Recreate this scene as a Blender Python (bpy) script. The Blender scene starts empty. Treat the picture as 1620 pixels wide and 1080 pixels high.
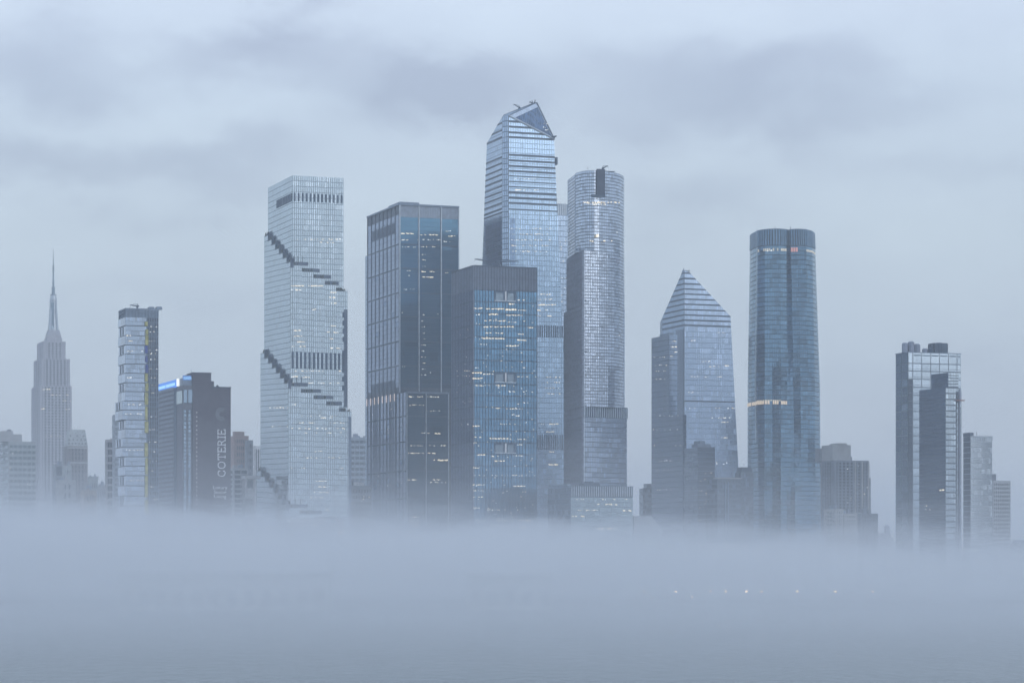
import bpy, bmesh, math, random
from mathutils import Vector as V, Matrix
random.seed(7)
R = math.radians
sc = bpy.context.scene
COL = sc.collection
# ------------------------------------------------------------------ camera
F, HZ, CX, CZ = 4200.0, 880.0, 810.0, 25.0      # focal length in photo pixels, horizon row, centre column, eye height
cam = bpy.data.objects.new('camera', bpy.data.cameras.new('camera')); COL.objects.link(cam)
cam.location = (0, 0, CZ); cam.rotation_euler = (R(90), 0, 0)
cam.data.sensor_width = 36; cam.data.lens = 36*F/1620; cam.data.shift_y = (HZ-540)/1620
cam.data.clip_start = 1; cam.data.clip_end = 60000
sc.camera = cam
# ------------------------------------------------------------------ world
w = bpy.data.worlds.new('World'); sc.world = w; w.use_nodes = True
nt = w.node_tree; nt.nodes.clear()
def N(t, **k):
    n = nt.nodes.new(t)
    for a, b in k.items(): setattr(n, a, b)
    return n
def LK(a, b): nt.links.new(a, b)
def MTH(op, a, b=None, c=None, clamp=False):
    n = N('ShaderNodeMath', operation=op, use_clamp=clamp)
    for i, x in enumerate((a, b, c)):
        if x is None: continue
        if isinstance(x, (int, float)): n.inputs[i].default_value = x
        else: LK(x, n.inputs[i])
    return n.outputs[0]
SUN_EL, SUN_AZ = 24, 128       # degrees; the sun stands behind the viewer, to the right
sky = N('ShaderNodeTexSky'); sky.sky_type = 'NISHITA'; sky.sun_disc = False
sky.sun_elevation = R(SUN_EL); sky.sun_rotation = R(SUN_AZ)
tc = N('ShaderNodeTexCoord')
sep = N('ShaderNodeSeparateXYZ'); LK(tc.outputs['Generated'], sep.inputs[0])
grad = N('ShaderNodeValToRGB'); LK(MTH('MAXIMUM', sep.outputs[2], 0.0), grad.inputs[0])
stops = [(0.0, (.52, .55, .575)), (.025, (.51, .55, .585)), (.07, (.485, .56, .63)), (.12, (.50, .585, .66)), (.17, (.535, .63, .74)), (.23, (.61, .70, .85)), (.5, (.58, .69, .86)), (1, (.55, .65, .80))]
cr = grad.color_ramp
while len(cr.elements) < len(stops): cr.elements.new(.5)
for e, (p, c) in zip(cr.elements, stops): e.position = p; e.color = (*c, 1)
mp = N('ShaderNodeMapping'); mp.inputs['Scale'].default_value = (1, 1, 1.9); LK(tc.outputs['Generated'], mp.inputs[0])
wz = N('ShaderNodeTexNoise'); wz.inputs['Scale'].default_value = 12; wz.inputs['Detail'].default_value = 8; wz.inputs['Roughness'].default_value = .6; LK(mp.outputs[0], wz.inputs[0])
wsub = N('ShaderNodeVectorMath', operation='SUBTRACT'); LK(wz.outputs['Color'], wsub.inputs[0]); wsub.inputs[1].default_value = (.5, .5, .5)
wsc = N('ShaderNodeVectorMath', operation='SCALE'); LK(wsub.outputs[0], wsc.inputs[0]); wsc.inputs['Scale'].default_value = .085
wad = N('ShaderNodeVectorMath', operation='ADD'); LK(tc.outputs['Generated'], wad.inputs[0]); LK(wsc.outputs[0], wad.inputs[1])
# cloud banks: centre column, centre row, half width, half height, depth of shade
banks = [(520, 110, 250, 55, .55), (740, 130, 130, 65, .7), (430, 60, 110, 40, .4), (330, 90, 110, 45, .35), (640, 160, 110, 40, .35), (1085, 150, 190, 75, .8), (1190, 215, 130, 45, .4), (50, 100, 140, 70, .75),
         (280, 285, 190, 55, .75), (20, 290, 130, 55, .5), (1340, 130, 150, 50, .55), (1130, 330, 150, 45, .45), (1560, 560, 120, 50, .35),
         (1480, 250, 190, 35, .3), (620, 210, 160, 30, .3), (900, 420, 160, 40, .2), (300, 470, 200, 30, .18), (1430, 640, 200, 35, .2)]
tot = None
for cx, cy, rx, ry, a in banks:
    d = V(((cx-CX)/F, 1, (HZ-cy)/F)).normalized()
    s = N('ShaderNodeVectorMath', operation='SUBTRACT'); LK(wad.outputs[0], s.inputs[0]); s.inputs[1].default_value = d
    m = N('ShaderNodeVectorMath', operation='MULTIPLY'); LK(s.outputs[0], m.inputs[0]); m.inputs[1].default_value = (F/rx, 3, F/ry)
    l = N('ShaderNodeVectorMath', operation='DOT_PRODUCT'); LK(m.outputs[0], l.inputs[0]); LK(m.outputs[0], l.inputs[1])
    g = MTH('MULTIPLY', MTH('EXPONENT', MTH('MULTIPLY', MTH('POWER', l.outputs['Value'], 1.25), -1.0)), a)
    tot = g if tot is None else MTH('ADD', tot, g)
n2 = N('ShaderNodeTexNoise'); n2.inputs['Scale'].default_value = 9; n2.inputs['Detail'].default_value = 8; n2.inputs['Roughness'].default_value = .56; LK(mp.outputs[0], n2.inputs[0])
wide = MTH('MULTIPLY', MTH('SUBTRACT', n2.outputs[0], .45), 1.1)
shade = MTH('ADD', tot, wide)
fac = MTH('SUBTRACT', 1.0, MTH('MULTIPLY', MTH('MINIMUM', MTH('MAXIMUM', shade, -.15), 1.1), .27))
tint = N('ShaderNodeCombineXYZ')
LK(MTH('POWER', fac, 1.05), tint.inputs[0]); LK(MTH('POWER', fac, 1.05), tint.inputs[1]); LK(MTH('POWER', fac, .84), tint.inputs[2])
cm = N('ShaderNodeVectorMath', operation='MULTIPLY'); LK(grad.outputs[0], cm.inputs[0]); LK(tint.outputs[0], cm.inputs[1])
cs = N('ShaderNodeVectorMath', operation='SCALE'); LK(cm.outputs[0], cs.inputs[0]); cs.inputs['Scale'].default_value = 12.6
mx = N('ShaderNodeMix', data_type='RGBA'); mx.inputs[0].default_value = .95
LK(sky.outputs[0], mx.inputs[6]); LK(cs.outputs[0], mx.inputs[7])
bg = N('ShaderNodeBackground'); bg.inputs[1].default_value = .1; LK(mx.outputs[2], bg.inputs[0])
wo = N('ShaderNodeOutputWorld'); LK(bg.outputs[0], wo.inputs[0])
# ------------------------------------------------------------------ sun (overcast)
sl = bpy.data.lights.new('sun', 'SUN'); sl.energy = .5; sl.angle = R(40); sl.color = (1, .97, .94)
so = bpy.data.objects.new('sun', sl); COL.objects.link(so)
sd = V((math.sin(R(SUN_AZ))*math.cos(R(SUN_EL)), math.cos(R(SUN_AZ))*math.cos(R(SUN_EL)), math.sin(R(SUN_EL))))
so.rotation_euler = sd.to_track_quat('Z', 'Y').to_euler()
sc.view_settings.view_transform = 'Standard'; sc.view_settings.look = 'None'; sc.view_settings.exposure = 0; sc.view_settings.gamma = 1
sc.view_settings.use_curve_mapping = False
cy = sc.cycles; cy.use_denoising = True; cy.denoising_prefilter = 'ACCURATE'; cy.use_adaptive_sampling = False; cy.max_bounces = 6; cy.volume_bounces = 3; cy.glossy_bounces = 3; cy.diffuse_bounces = 2
cy.transmission_bounces = 2; cy.sample_clamp_indirect = 4; cy.caustics_reflective = False; cy.caustics_refractive = False

# ------------------------------------------------------------------ materials
def mat(name, col, rough=.8, metal=0, noise=.15, scale=.3, bump=0, emit=None, es=1.0, spec=.5, stretch=(1, 1, 1)):
    if name in bpy.data.materials: return bpy.data.materials[name]
    m = bpy.data.materials.new(name); m.use_nodes = True
    t = m.node_tree; b = t.nodes['Principled BSDF']
    b.inputs['Roughness'].default_value = rough; b.inputs['Metallic'].default_value = metal
    b.inputs['Specular IOR Level'].default_value = spec
    tcn = t.nodes.new('ShaderNodeTexCoord'); mpn = t.nodes.new('ShaderNodeMapping'); mpn.inputs['Scale'].default_value = stretch
    t.links.new(tcn.outputs['Object'], mpn.inputs[0])
    nz = t.nodes.new('ShaderNodeTexNoise'); nz.inputs['Scale'].default_value = scale; nz.inputs['Detail'].default_value = 5
    t.links.new(mpn.outputs[0], nz.inputs[0])
    rp = t.nodes.new('ShaderNodeValToRGB')
    lo = [max(0, c*(1-noise)) for c in col]; hi = [min(1, c*(1+noise)) for c in col]
    rp.color_ramp.elements[0].position = .3; rp.color_ramp.elements[1].position = .7
    rp.color_ramp.elements[0].color = (*lo, 1); rp.color_ramp.elements[1].color = (*hi, 1)
    t.links.new(nz.outputs[0], rp.inputs[0]); t.links.new(rp.outputs[0], b.inputs['Base Color'])
    if bump:
        bp = t.nodes.new('ShaderNodeBump'); bp.inputs['Strength'].default_value = bump; bp.inputs['Distance'].default_value = .3
        t.links.new(nz.outputs[0], bp.inputs['Height']); t.links.new(bp.outputs[0], b.inputs['Normal'])
    if emit:
        b.inputs['Emission Color'].default_value = (*emit, 1); b.inputs['Emission Strength'].default_value = es
    return m
def glass(name, col, metal=.8, rough=.1, spread=.1):
    return [mat(f'{name}_{k}', [c*f for c in col], rough=rough*(1+.4*i), metal=metal, noise=.05, scale=.03, bump=.03)
            for i, (k, f) in enumerate((('plain', 1), ('deep', 1-spread*1.5), ('blind', 1+spread)))]
FR_DARK = mat('dark_anodised_frame', (.055, .085, .13), .5, .3)
FR_MID = mat('grey_blue_frame', (.20, .26, .34), .5, .3)
FR_PALE = mat('pale_aluminium', (.52, .58, .64), .4, .5)
FR_BROWN = mat('bronze_fins', (.25, .285, .36), .5, .35)
LOUVER = mat('dark_louver', (.05, .09, .15), .6, .2)
STONE = mat('limestone', (.37, .345, .335), .9, 0, .12, .2)
STONE_D = mat('grey_stone', (.24, .265, .30), .9, 0, .15, .15)
CONC = mat('pale_concrete', (.40, .41, .42), .9, 0, .12, .2)
BRICK = mat('dark_brown_brick', (.095, .09, .118), .9, 0, .15, .3)
BRICK_L = mat('grey_brown_brick', (.15, .16, .20), .9, 0, .15, .3)
BRICK_R = mat('rosy_brick', (.33, .24, .22), .9, 0, .12, .3)
WIN_D = mat('dark_window_glass', (.055, .08, .115), .12, .35)
WIN_M = mat('grey_window_glass', (.22, .28, .34), .12, .7)
WHITE = mat('white_metal', (.7, .71, .72), .5)
LIT_W = mat('warm_ceiling_light', (.8, .75, .6), .5, emit=(1, .82, .58), es=.8)
LIT_C = mat('cool_ceiling_light', (.8, .8, .8), .5, emit=(.95, .95, .9), es=.9)
LIT_D = mat('dim_room_light', (.5, .5, .45), .4, emit=(1, .85, .68), es=.3)
LIT_O = mat('orange_lamp', (.8, .6, .4), .5, emit=(1, .62, .32), es=18)
LIT_R = mat('pink_room_light', (.5, .3, .3), .5, emit=(1, .45, .38), es=.38)
BLUE_S = mat('blue_sign_face', (.03, .14, .5), .4, emit=(.06, .30, .95), es=.62)
BLUE_L = mat('pale_blue_sign_light', (.3, .6, .9), .4, emit=(.40, .72, 1.0), es=.75)
LETTER = mat('white_letter_paint', (.82, .83, .85), .6)
LOGO = mat('grey_logo_paint', (.20, .21, .25), .6)
YEL = mat('yellow_sheathing', (.42, .40, .16), .8, 0, .3, .4)
BLUEP = mat('blue_sheathing', (.06, .09, .30), .8, 0, .2, .4)
LEAF = mat('dark_shrub_leaves', (.05, .07, .045), .9, 0, .4, 1)
RUST = mat('red_hoist_paint', (.30, .12, .09), .7)
GREEN = mat('pale_green_glass', (.36, .46, .42), .2, .6)

# ------------------------------------------------------------------ mesh helpers
def ray(px, py): return V(((px-CX)/F, 1, (HZ-py)/F))
def at(px, py, Y): return V(((px-CX)*Y/F, Y, CZ+(HZ-py)*Y/F))
def zz(py, Y): return CZ+(HZ-py)*Y/F
class Face:
    """a flat wall: O its origin, U along it to the right, W up it, N out of it"""
    def __init__(s, O, U, W=V((0, 0, 1))):
        s.O, s.U, s.W = O.copy(), U.normalized(), W.normalized(); s.N = s.U.cross(s.W).normalized()
    def p(s, u, w, d=0.0): return s.O+s.U*u+s.W*w+s.N*d
    def uw(s, px, py):
        r = ray(px, py); c = V((0, 0, CZ)); t = (s.O-c).dot(s.N)/r.dot(s.N); q = c+r*t-s.O
        return q.dot(s.U), q.dot(s.W)
def clip_poly(sub, poly):
    out = sub
    n = len(poly)
    area = sum(poly[i][0]*poly[(i+1) % n][1]-poly[(i+1) % n][0]*poly[i][1] for i in range(n))
    sgn = 1 if area > 0 else -1
    for i in range(n):
        ax, ay = poly[i]; bx, by = poly[(i+1) % n]
        side = lambda p: sgn*((bx-ax)*(p[1]-ay)-(by-ay)*(p[0]-ax))
        res = []
        for j in range(len(out)):
            p, q = out[j], out[(j+1) % len(out)]; sp, sq = side(p), side(q)
            if sp >= 0: res.append(p)
            if (sp > 0 > sq) or (sp < 0 < sq):
                t = sp/(sp-sq); res.append((p[0]+(q[0]-p[0])*t, p[1]+(q[1]-p[1])*t))
        out = res
        if len(out) < 3: return []
    return out
class MB:
    def __init__(s): s.v, s.f, s.m = [], [], []
    def add(s, pts, faces, mi=0):
        b = len(s.v); s.v += [tuple(p) for p in pts]
        for f in faces: s.f.append([b+i for i in f]); s.m.append(mi)
    def box8(s, p, mi=0):   # p: bottom loop 4 then top loop 4, anticlockwise seen from above
        s.add(p, [(3, 2, 1, 0), (4, 5, 6, 7), (0, 1, 5, 4), (1, 2, 6, 5), (2, 3, 7, 6), (3, 0, 4, 7)], mi)
    def onface(s, f, u0, u1, w0, w1, d0, d1, mi=0):
        s.box8([f.p(u0, w0, d1), f.p(u1, w0, d1), f.p(u1, w0, d0), f.p(u0, w0, d0), f.p(u0, w1, d1), f.p(u1, w1, d1), f.p(u1, w1, d0), f.p(u0, w1, d0)], mi)
    def prism(s, poly, z0, z1, mi=0):
        n = len(poly)
        a = sum(poly[i][0]*poly[(i+1) % n][1]-poly[(i+1) % n][0]*poly[i][1] for i in range(n))
        if a < 0: poly = poly[::-1]
        pts = [(p[0], p[1], z0) for p in poly]+[(p[0], p[1], z1) for p in poly]
        s.add(pts, [tuple(range(n))[::-1], tuple(range(n, 2*n))]+[(i, (i+1) % n, n+(i+1) % n, n+i) for i in range(n)], mi)
    def pane(s, f, poly, depth, tilt, mi):
        n = len(poly); cu = sum(p[0] for p in poly)/n; cw = sum(p[1] for p in poly)/n
        tu, tw = random.gauss(0, tilt), random.gauss(0, tilt)
        fr = [f.p(u, w_, depth+(u-cu)*tu+(w_-cw)*tw) for u, w_ in poly]
        bk = [f.p(u, w_, -.05) for u, w_ in poly]
        s.add(fr+bk, [tuple(range(n))]+[(i, n+i, n+(i+1) % n, (i+1) % n) for i in range(n)], mi)
    def tube(s, a, b, r, r2=None, n=8, mi=0):
        a, b = V(a), V(b); r2 = r if r2 is None else r2
        d = (b-a).normalized(); x = d.orthogonal().normalized(); y = d.cross(x)
        pts = [a+(x*math.cos(2*math.pi*i/n)+y*math.sin(2*math.pi*i/n))*r for i in range(n)]
        pts += [b+(x*math.cos(2*math.pi*i/n)+y*math.sin(2*math.pi*i/n))*r2 for i in range(n)]
        s.add(pts, [tuple(range(n))[::-1], tuple(range(n, 2*n))]+[(i, (i+1) % n, n+(i+1) % n, n+i) for i in range(n)], mi)
    def build(s, name, mats, parent=None, stuff=False, label=None):
        if not s.f: return None
        me = bpy.data.meshes.new(name); o = V((0, 0, 0)) if parent is None else V(parent['org'])
        me.from_pydata([(x-o.x, y-o.y, z-o.z) for x, y, z in s.v], [], s.f)
        for m in (mats if isinstance(mats, (list, tuple)) else [mats]): me.materials.append(m)
        me.polygons.foreach_set('material_index', s.m); me.update()
        ob = bpy.data.objects.new(name, me); COL.objects.link(ob)
        if parent: ob.parent = parent if parent.type == 'EMPTY' else parent
        if parent is not None: ob['org'] = parent['org']
        if stuff: ob['kind'] = 'stuff'
        if label: ob['label'] = label
        return ob
def thing(name, label, cat, loc, group=None):
    e = bpy.data.objects.new(name, None); COL.objects.link(e); e.location = loc; e['org'] = tuple(loc); e.empty_display_size = 5
    e['label'] = label; e['category'] = cat
    if group: e['group'] = group
    return e
def lin(a, b, n): return [a+(b-a)*i/n for i in range(n+1)]
def pick(wts):
    r = random.random()*sum(wts)
    for i, x in enumerate(wts):
        r -= x
        if r <= 0: return i
    return 0
def panes(mb, f, us, ws, gu=.25, gw=.5, depth=.12, tilt=.002, wts=(6, 2, 1.2), poly=None, rowrun=.35):
    for j in range(len(ws)-1):
        last = 0
        for i in range(len(us)-1):
            last = last if random.random() < rowrun else pick(wts)
            q = [(us[i]+gu/2, ws[j]+gw/2), (us[i+1]-gu/2, ws[j]+gw/2), (us[i+1]-gu/2, ws[j+1]-gw/2), (us[i]+gu/2, ws[j+1]-gw/2)]
            if poly:
                q = clip_poly(q, poly)
                if len(q) < 3: continue
            mb.pane(f, q, depth, tilt, last)
class Tower:
    """axis aligned with the street grid (ang), placed by the pixel columns of its near, left and right corners"""
    def __init__(s, name, label, xc, xl, xr, Y, ang=20, cat='skyscraper', group=None, base=2.0):
        s.u = V((math.cos(R(ang)), math.sin(R(ang)), 0)); s.v = V((-s.u.y, s.u.x, 0))
        s.Y = Y; s.C = V(((xc-CX)*Y/F, Y, 0))
        def solve(px, d):
            k = (px-CX)/F; return (k*s.C.y-s.C.x)/(d.x-k*d.y)
        s.solve = solve
        s.Ll = solve(xl, s.v) if xl is not None else 30; s.Lr = solve(xr, s.u)
        s.root = thing(name, label, cat, (s.C.x, s.C.y, base), group)
        s.R_ = Face(s.C, s.u); s.L_ = Face(s.C+s.v*s.Ll, -s.v)
    def pt(s, a, b): return s.C+s.u*a+s.v*b
    def z(s, py): return zz(py, s.Y)
    def body(s, a0, a1, b0, b1, z0, z1, m, name='body'):
        mb = MB(); mb.prism([s.pt(a0, b0), s.pt(a1, b0), s.pt(a1, b1), s.pt(a0, b1)], z0, z1); return mb.build(name, m, s.root)
    def faces(s, a0, a1, b0, b1):
        return Face(s.pt(a0, b0), s.u), Face(s.pt(a0, b1), -s.v)
    def add(s, name, m, fn, **k):
        mb = MB(); fn(mb); return mb.build(name, m, s.root, **k)
def strips(root, name, f, items, m, d0=-.1, d1=.45):
    """each strip (u0,u1,w0,w1) an object of its own"""
    for u0, u1, w0, w1 in items:
        mb = MB(); mb.onface(f, u0, u1, w0, w1, d0, d1); mb.build(name, m, root)
def lights(root, f, runs, name='lit_window', d=.34):
    """runs in photo pixels: x0, x1, y, how many, mean width m, height m, warm share"""
    mb = MB()
    for x0, x1, y, n, wd, ht, warm in runs:
        for k in range(n):
            u, w_ = f.uw(random.uniform(x0, x1), y+random.uniform(-.5, .5))
            ww = wd*random.uniform(.35, 1.0); ht_ = ht*.72
            mb.onface(f, u-ww/2, u+ww/2, w_, w_+ht_*random.uniform(.7, 1.2), .1, d+random.uniform(0, .03), 0 if random.random() < warm else random.choice((1, 2)))
    mb.build(name, [LIT_W, LIT_C, LIT_D], root, stuff=True)
def scatter_lights(root, f, x0, x1, y0, y1, n, wd=.9, ht=.5, warm=.5, d=.34):
    lights(root, f, [(x0, x1, random.uniform(y0, y1), 1, wd, ht, warm) for _ in range(n)], d=d)
def masonry(t, a0, a1, b0, b1, z0, z1, nR, nL, nrow, wall, win, pier=.45, span=.45, name='wall'):
    t.body(a0, a1, b0, b1, z0, z1-.5, win, 'window_glazing')
    fr, fl = t.faces(a0, a1, b0, b1)
    mb = MB()
    for f, L, n in ((fr, a1-a0, nR), (fl, b1-b0, nL)):
        if n < 1: continue
        bw = L/n
        for i in range(n+1):
            e = bw*pier/2 if 0 < i < n else bw*pier*.6
            u = min(max(i*bw, e), L-e)
            mb.onface(f, u-e, u+e, z0, z1, -.3, .5)
        fh = (z1-z0)/nrow
        for j in range(nrow):
            zt = z1-j*fh
            mb.onface(f, .05, L-.05, zt-fh*span, zt-.02, -.25, .42)
    mb.prism([t.pt(a0-.2, b0-.2), t.pt(a1+.2, b0-.2), t.pt(a1+.2, b1+.2), t.pt(a0-.2, b1+.2)], z1-.5, z1+.6)
    rs = random.Random(int(t.C.x*7+z1)); La, Lb = a1-a0, b1-b0
    if name == 'wall' and La > 6 and Lb > 6:
        for k in range(3):
            p, q = a0+La*rs.uniform(.08, .7), b0+Lb*rs.uniform(.15, .5); h = rs.uniform(1.5, 4); m2 = MB()
            m2.prism([t.pt(p, q), t.pt(p+La*.18, q), t.pt(p+La*.18, q+Lb*.25), t.pt(p, q+Lb*.25)], z1+.6, z1+.6+h+k*.13); m2.build('roof_unit', (FR_MID, wall, FR_BROWN)[k], t.root)
        m2 = MB(); q = t.pt(a0+La*rs.uniform(.2, .8), b0+Lb*.3); m2.tube(V((q.x, q.y, z1)), V((q.x, q.y, z1+rs.uniform(5, 9))), .16, .06, 5); m2.build('roof_mast', FR_DARK, t.root)
    return mb.build(name, wall, t.root)
def roof_box(t, items, m, name='roof_plant'):
    for a0, a1, b0, b1, z0, z1 in items:
        mb = MB(); mb.prism([t.pt(a0, b0), t.pt(a1, b0), t.pt(a1, b1), t.pt(a0, b1)], z0, z1)
        mb.prism([t.pt(a0+.3, b0+.3), t.pt(a1-.3, b0+.3), t.pt(a1-.3, b1-.3), t.pt(a0+.3, b1-.3)], z1, z1+.4); mb.build(name, m, t.root)
def crane(root, px, py, Y, length, ang, m=FR_DARK, hgt=2.5, name='roof_crane'):
    p = at(px, py, Y); mb = MB(); q = p+V((math.cos(R(ang))*length, 0, math.sin(R(ang))*length))
    mb.tube(p-V((0, 0, hgt)), p, .8, .5, 8); mb.tube(p-(q-p)*.25, q, .55, .3, 6); mb.tube(p+V((0, 0, 1.6)), q, .15, .15, 4); mb.tube(p-(q-p)*.25, p+V((0, 0, 1.6)), .15, .15, 4)
    mb.tube(p, p+V((0, 0, 1.6)), .2, .2, 4); mb.tube(q, q-V((0, 0, 1.6)), .12, .12, 4); mb.build(name, m, root)

# ------------------------------------------------------------------ setting
SHORE = 1300.0
wm = bpy.data.materials.new('river_water'); wm.use_nodes = True
t = wm.node_tree; b = t.nodes['Principled BSDF']
b.inputs['Base Color'].default_value = (.10, .135, .14, 1); b.inputs['Roughness'].default_value = .12; b.inputs['IOR'].default_value = 1.33
tcn = t.nodes.new('ShaderNodeTexCoord'); m1 = t.nodes.new('ShaderNodeMapping'); m1.inputs['Scale'].default_value = (.55, .16, 1); t.links.new(tcn.outputs['Object'], m1.inputs[0])
nz = t.nodes.new('ShaderNodeTexNoise'); nz.inputs['Scale'].default_value = .5; nz.inputs['Detail'].default_value = 7; nz.inputs['Roughness'].default_value = .62; t.links.new(m1.outputs[0], nz.inputs[0])
bp = t.nodes.new('ShaderNodeBump'); bp.inputs['Strength'].default_value = 1; bp.inputs['Distance'].default_value = 2.2; t.links.new(nz.outputs[0], bp.inputs['Height']); t.links.new(bp.outputs[0], b.inputs['Normal'])
def struct(name, mb, m):
    o = mb.build(name, m); o['kind'] = 'structure'; return o
mb = MB(); mb.prism([(-14000, -6000), (14000, -6000), (14000, 24000), (-14000, 24000)], -.8, 0); struct('water', mb, wm)
mb = MB(); mb.prism([(-13000, SHORE), (13000, SHORE), (13000, 23000), (-13000, 23000)], -.4, 1.9); struct('ground', mb, mat('city_ground', (.10, .10, .105), .9, 0, .3, .02))
mb = MB(); mb.prism([(-3000, SHORE+14), (3000, SHORE+14), (3000, SHORE+34), (-3000, SHORE+34)], 1.9, 1.91); struct('road', mb, mat('asphalt', (.05, .05, .052), .9, 0, .2, .3))
mb = MB(); mb.prism([(-3000, SHORE-1.2), (3000, SHORE-1.2), (3000, SHORE-.01), (-3000, SHORE-.01)], -.5, 2.5)
for i in range(-60, 61): mb.prism([(i*12-.5, SHORE-1.7), (i*12+.5, SHORE-1.7), (i*12+.5, SHORE-1.2), (i*12-.5, SHORE-1.2)], -.5, 2.7)
struct('seawall', mb, CONC)

# ------------------------------------------------------------------ The stepped-terrace glass tower
def make_spiral():
    T = Tower('terraced_glass_tower', 'pale glass skyscraper wrapped by two dark staircases of planted terraces', 463, 424, 543.6, 2013)
    G = glass('pale_sky_glass', (.68, .77, .83), .85, .1, .06); GL = glass('shaded_side_glass', (.47, .56, .63), .8, .14, .05)  # side glass: darker copy, the dimmer left face put into its colour
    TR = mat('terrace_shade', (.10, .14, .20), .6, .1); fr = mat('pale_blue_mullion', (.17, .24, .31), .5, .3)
    Lr, Ll = T.Lr, T.Ll; ztop = T.z(277); FH = 4.1; STEP = 4.62; dd = 2.4
    def side(mbr, mbl, a0, a1, b0, b1, z0, z1, nR=None, nL=None):
        f, g = T.faces(a0, a1, b0, b1); nr = max(1, round((z1-z0)/FH))
        if nR: panes(mbr, f, lin(0, a1-a0, nR), lin(z0, z1, nr), .42, .36, depth=.12, wts=(7, 1.2, 2), tilt=.002)
        if nL: panes(mbl, g, lin(0, b1-b0, nL), lin(z0, z1, nr), .14, .42, wts=(7, 1.2, 1), tilt=.002)
    zl = [None, T.z(419.6), T.z(611), T.z(803)]
    low = lambda i: zl[i]-5*STEP if i < 4 else 2
    pr, pl = MB(), MB()
    # tier 0 panes run down to the lowest step of tier 1, etc.
    T.body(0, Lr, 0, Ll, 2, ztop-.4, fr)
    side(pr, pl, 0, Lr, 0, Ll, zl[1]-5*STEP, ztop, 27, 30)
    shr, rails, slabs = MB(), MB(), 0
    for i in (1, 2, 3):
        D = dd*i; zc = zl[i]; bot = (zl[i+1]-5*STEP) if i < 3 else 2
        nF, nS = 5, 7; bl = MB()
        la = (Lr+2*D)/nF; lb = (Ll+2*D)/nS
        for k in range(nF):
            a0, a1 = -D+k*la, -D+(k+1)*la; zt = zc-k*STEP
            bl.prism([T.pt(a0, -D), T.pt(a1, -D), T.pt(a1, -D+dd+.2), T.pt(a0, -D+dd+.2)], 2, zt-.3)
            side(pr, pl, a0, a1, -D, -D+dd, bot, zt, 6, None)
            f = Face(T.pt(a0, -D+dd), T.u)
            op = MB(); ext = la*.62 if k < nF-2 else (la*.3 if k < nF-1 else -dd*2)
            op.onface(f, 0.0, la+ext, zt+.1, zt+2.7, -.1, .4); op.build('terrace_opening_shade', TR, T.root)  # raised dark panel painting the shade of the terrace opening
            fo = Face(T.pt(a0, -D), T.u)
            rails.onface(fo, 0, la, zt-.3, zt+.05, -dd, .35); rails.onface(fo, 0, la, zt+1.0, zt+1.15, -.2, -.05)
            for q in range(7): rails.onface(fo, q*la/6-.05, q*la/6+.05, zt, zt+1.1, -.2, -.1)
            for q in range(9):
                c = fo.p(random.uniform(.5, la-.5), zt+.3, random.uniform(-1.9, -.6)); r = random.uniform(.4, 1.1)
                shr.tube(c, c+V((random.uniform(-.3, .3), 0, r*2.2)), r*.8, r*.25, 5)
            if k == 0:
                for q in (0, .33, .66, 1): op2 = MB(); op2.onface(f, q*la*1.1-.1, q*la*1.1+.15, zt+2.6, zt+7.0, .3, .8); op2.build('terrace_post', FR_DARK, T.root)
        for k in range(nS):
            b0, b1 = -D+k*lb, -D+(k+1)*lb; zt = zc+(k+.5)*STEP
            bl.prism([T.pt(-D, b0), T.pt(-D+dd+.2, b0), T.pt(-D+dd+.2, b1), T.pt(-D, b1)], 2, zt-.3)
            side(pr, pl, -D, -D+dd, b0, b1, bot, zt, None, 4)
            g = Face(T.pt(-D+dd, b1), -T.v)
            op = MB(); op.onface(g, 0, lb*1.35, zt+.1, zt+2.9, -.1, .45); op.build('terrace_opening_shade', TR, T.root)
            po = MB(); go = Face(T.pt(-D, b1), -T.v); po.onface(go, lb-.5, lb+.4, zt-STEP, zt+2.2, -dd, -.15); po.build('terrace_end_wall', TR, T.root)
            rails.onface(go, 0, lb, zt-.3, zt+.05, -dd, .35); rails.onface(go, 0, lb, zt+1, zt+1.15, -.2, -.05)
            for q in range(7):
                c = go.p(random.uniform(.5, lb-.5), zt+.3, random.uniform(-1.9, -.6)); r = random.uniform(.5, 1.2)
                shr.tube(c, c+V((0, random.uniform(-.3, .3), r*2.4)), r*.8, r*.25, 5)
        bl.prism([T.pt(Lr+D-dd, -D+dd), T.pt(Lr+D, -D+dd), T.pt(Lr+D, Ll+D), T.pt(Lr+D-dd, Ll+D)], 2, zc-4*STEP-.3)
        bl.prism([T.pt(-D+dd, Ll+D-dd), T.pt(Lr+D-dd-.01, Ll+D-dd), T.pt(Lr+D-dd-.01, Ll+D), T.pt(-D+dd, Ll+D)], 2, zc-4*STEP-.3)
        bl.build('terrace_tier', fr, T.root)
    pr.build('west_glazing', G, T.root, stuff=True); pl.build('north_glazing', GL, T.root, stuff=True)
    rails.build('terrace_rail', FR_MID, T.root, stuff=True); shr.build('terrace_shrubs', LEAF, T.root, stuff=True)
    # painted edge reflections, dark slot vents
    f, g = T.R_, T.L_
    u0 = f.uw(464, 312)[0]; bay = Lr/13
    strips(T.root, 'vent_slot', f, [(k*bay+bay*.28, k*bay+bay*.72, T.z(318), T.z(305)) for k in range(13)], LOUVER)
    strips(T.root, 'vent_slot', g, [(T.Ll-(k+1)*4.7+1, T.Ll-(k+1)*4.7+3.1, T.z(318), T.z(305)) for k in range(10)], LOUVER)
    f2 = Face(T.pt(-dd, -dd), T.u); L2 = Lr+2*dd; bay = L2/13.5
    strips(T.root, 'vent_slot', f2, [(k*bay+bay*.25, k*bay+bay*.75, T.z(583), T.z(557)) for k in range(13)], LOUVER)
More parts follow.
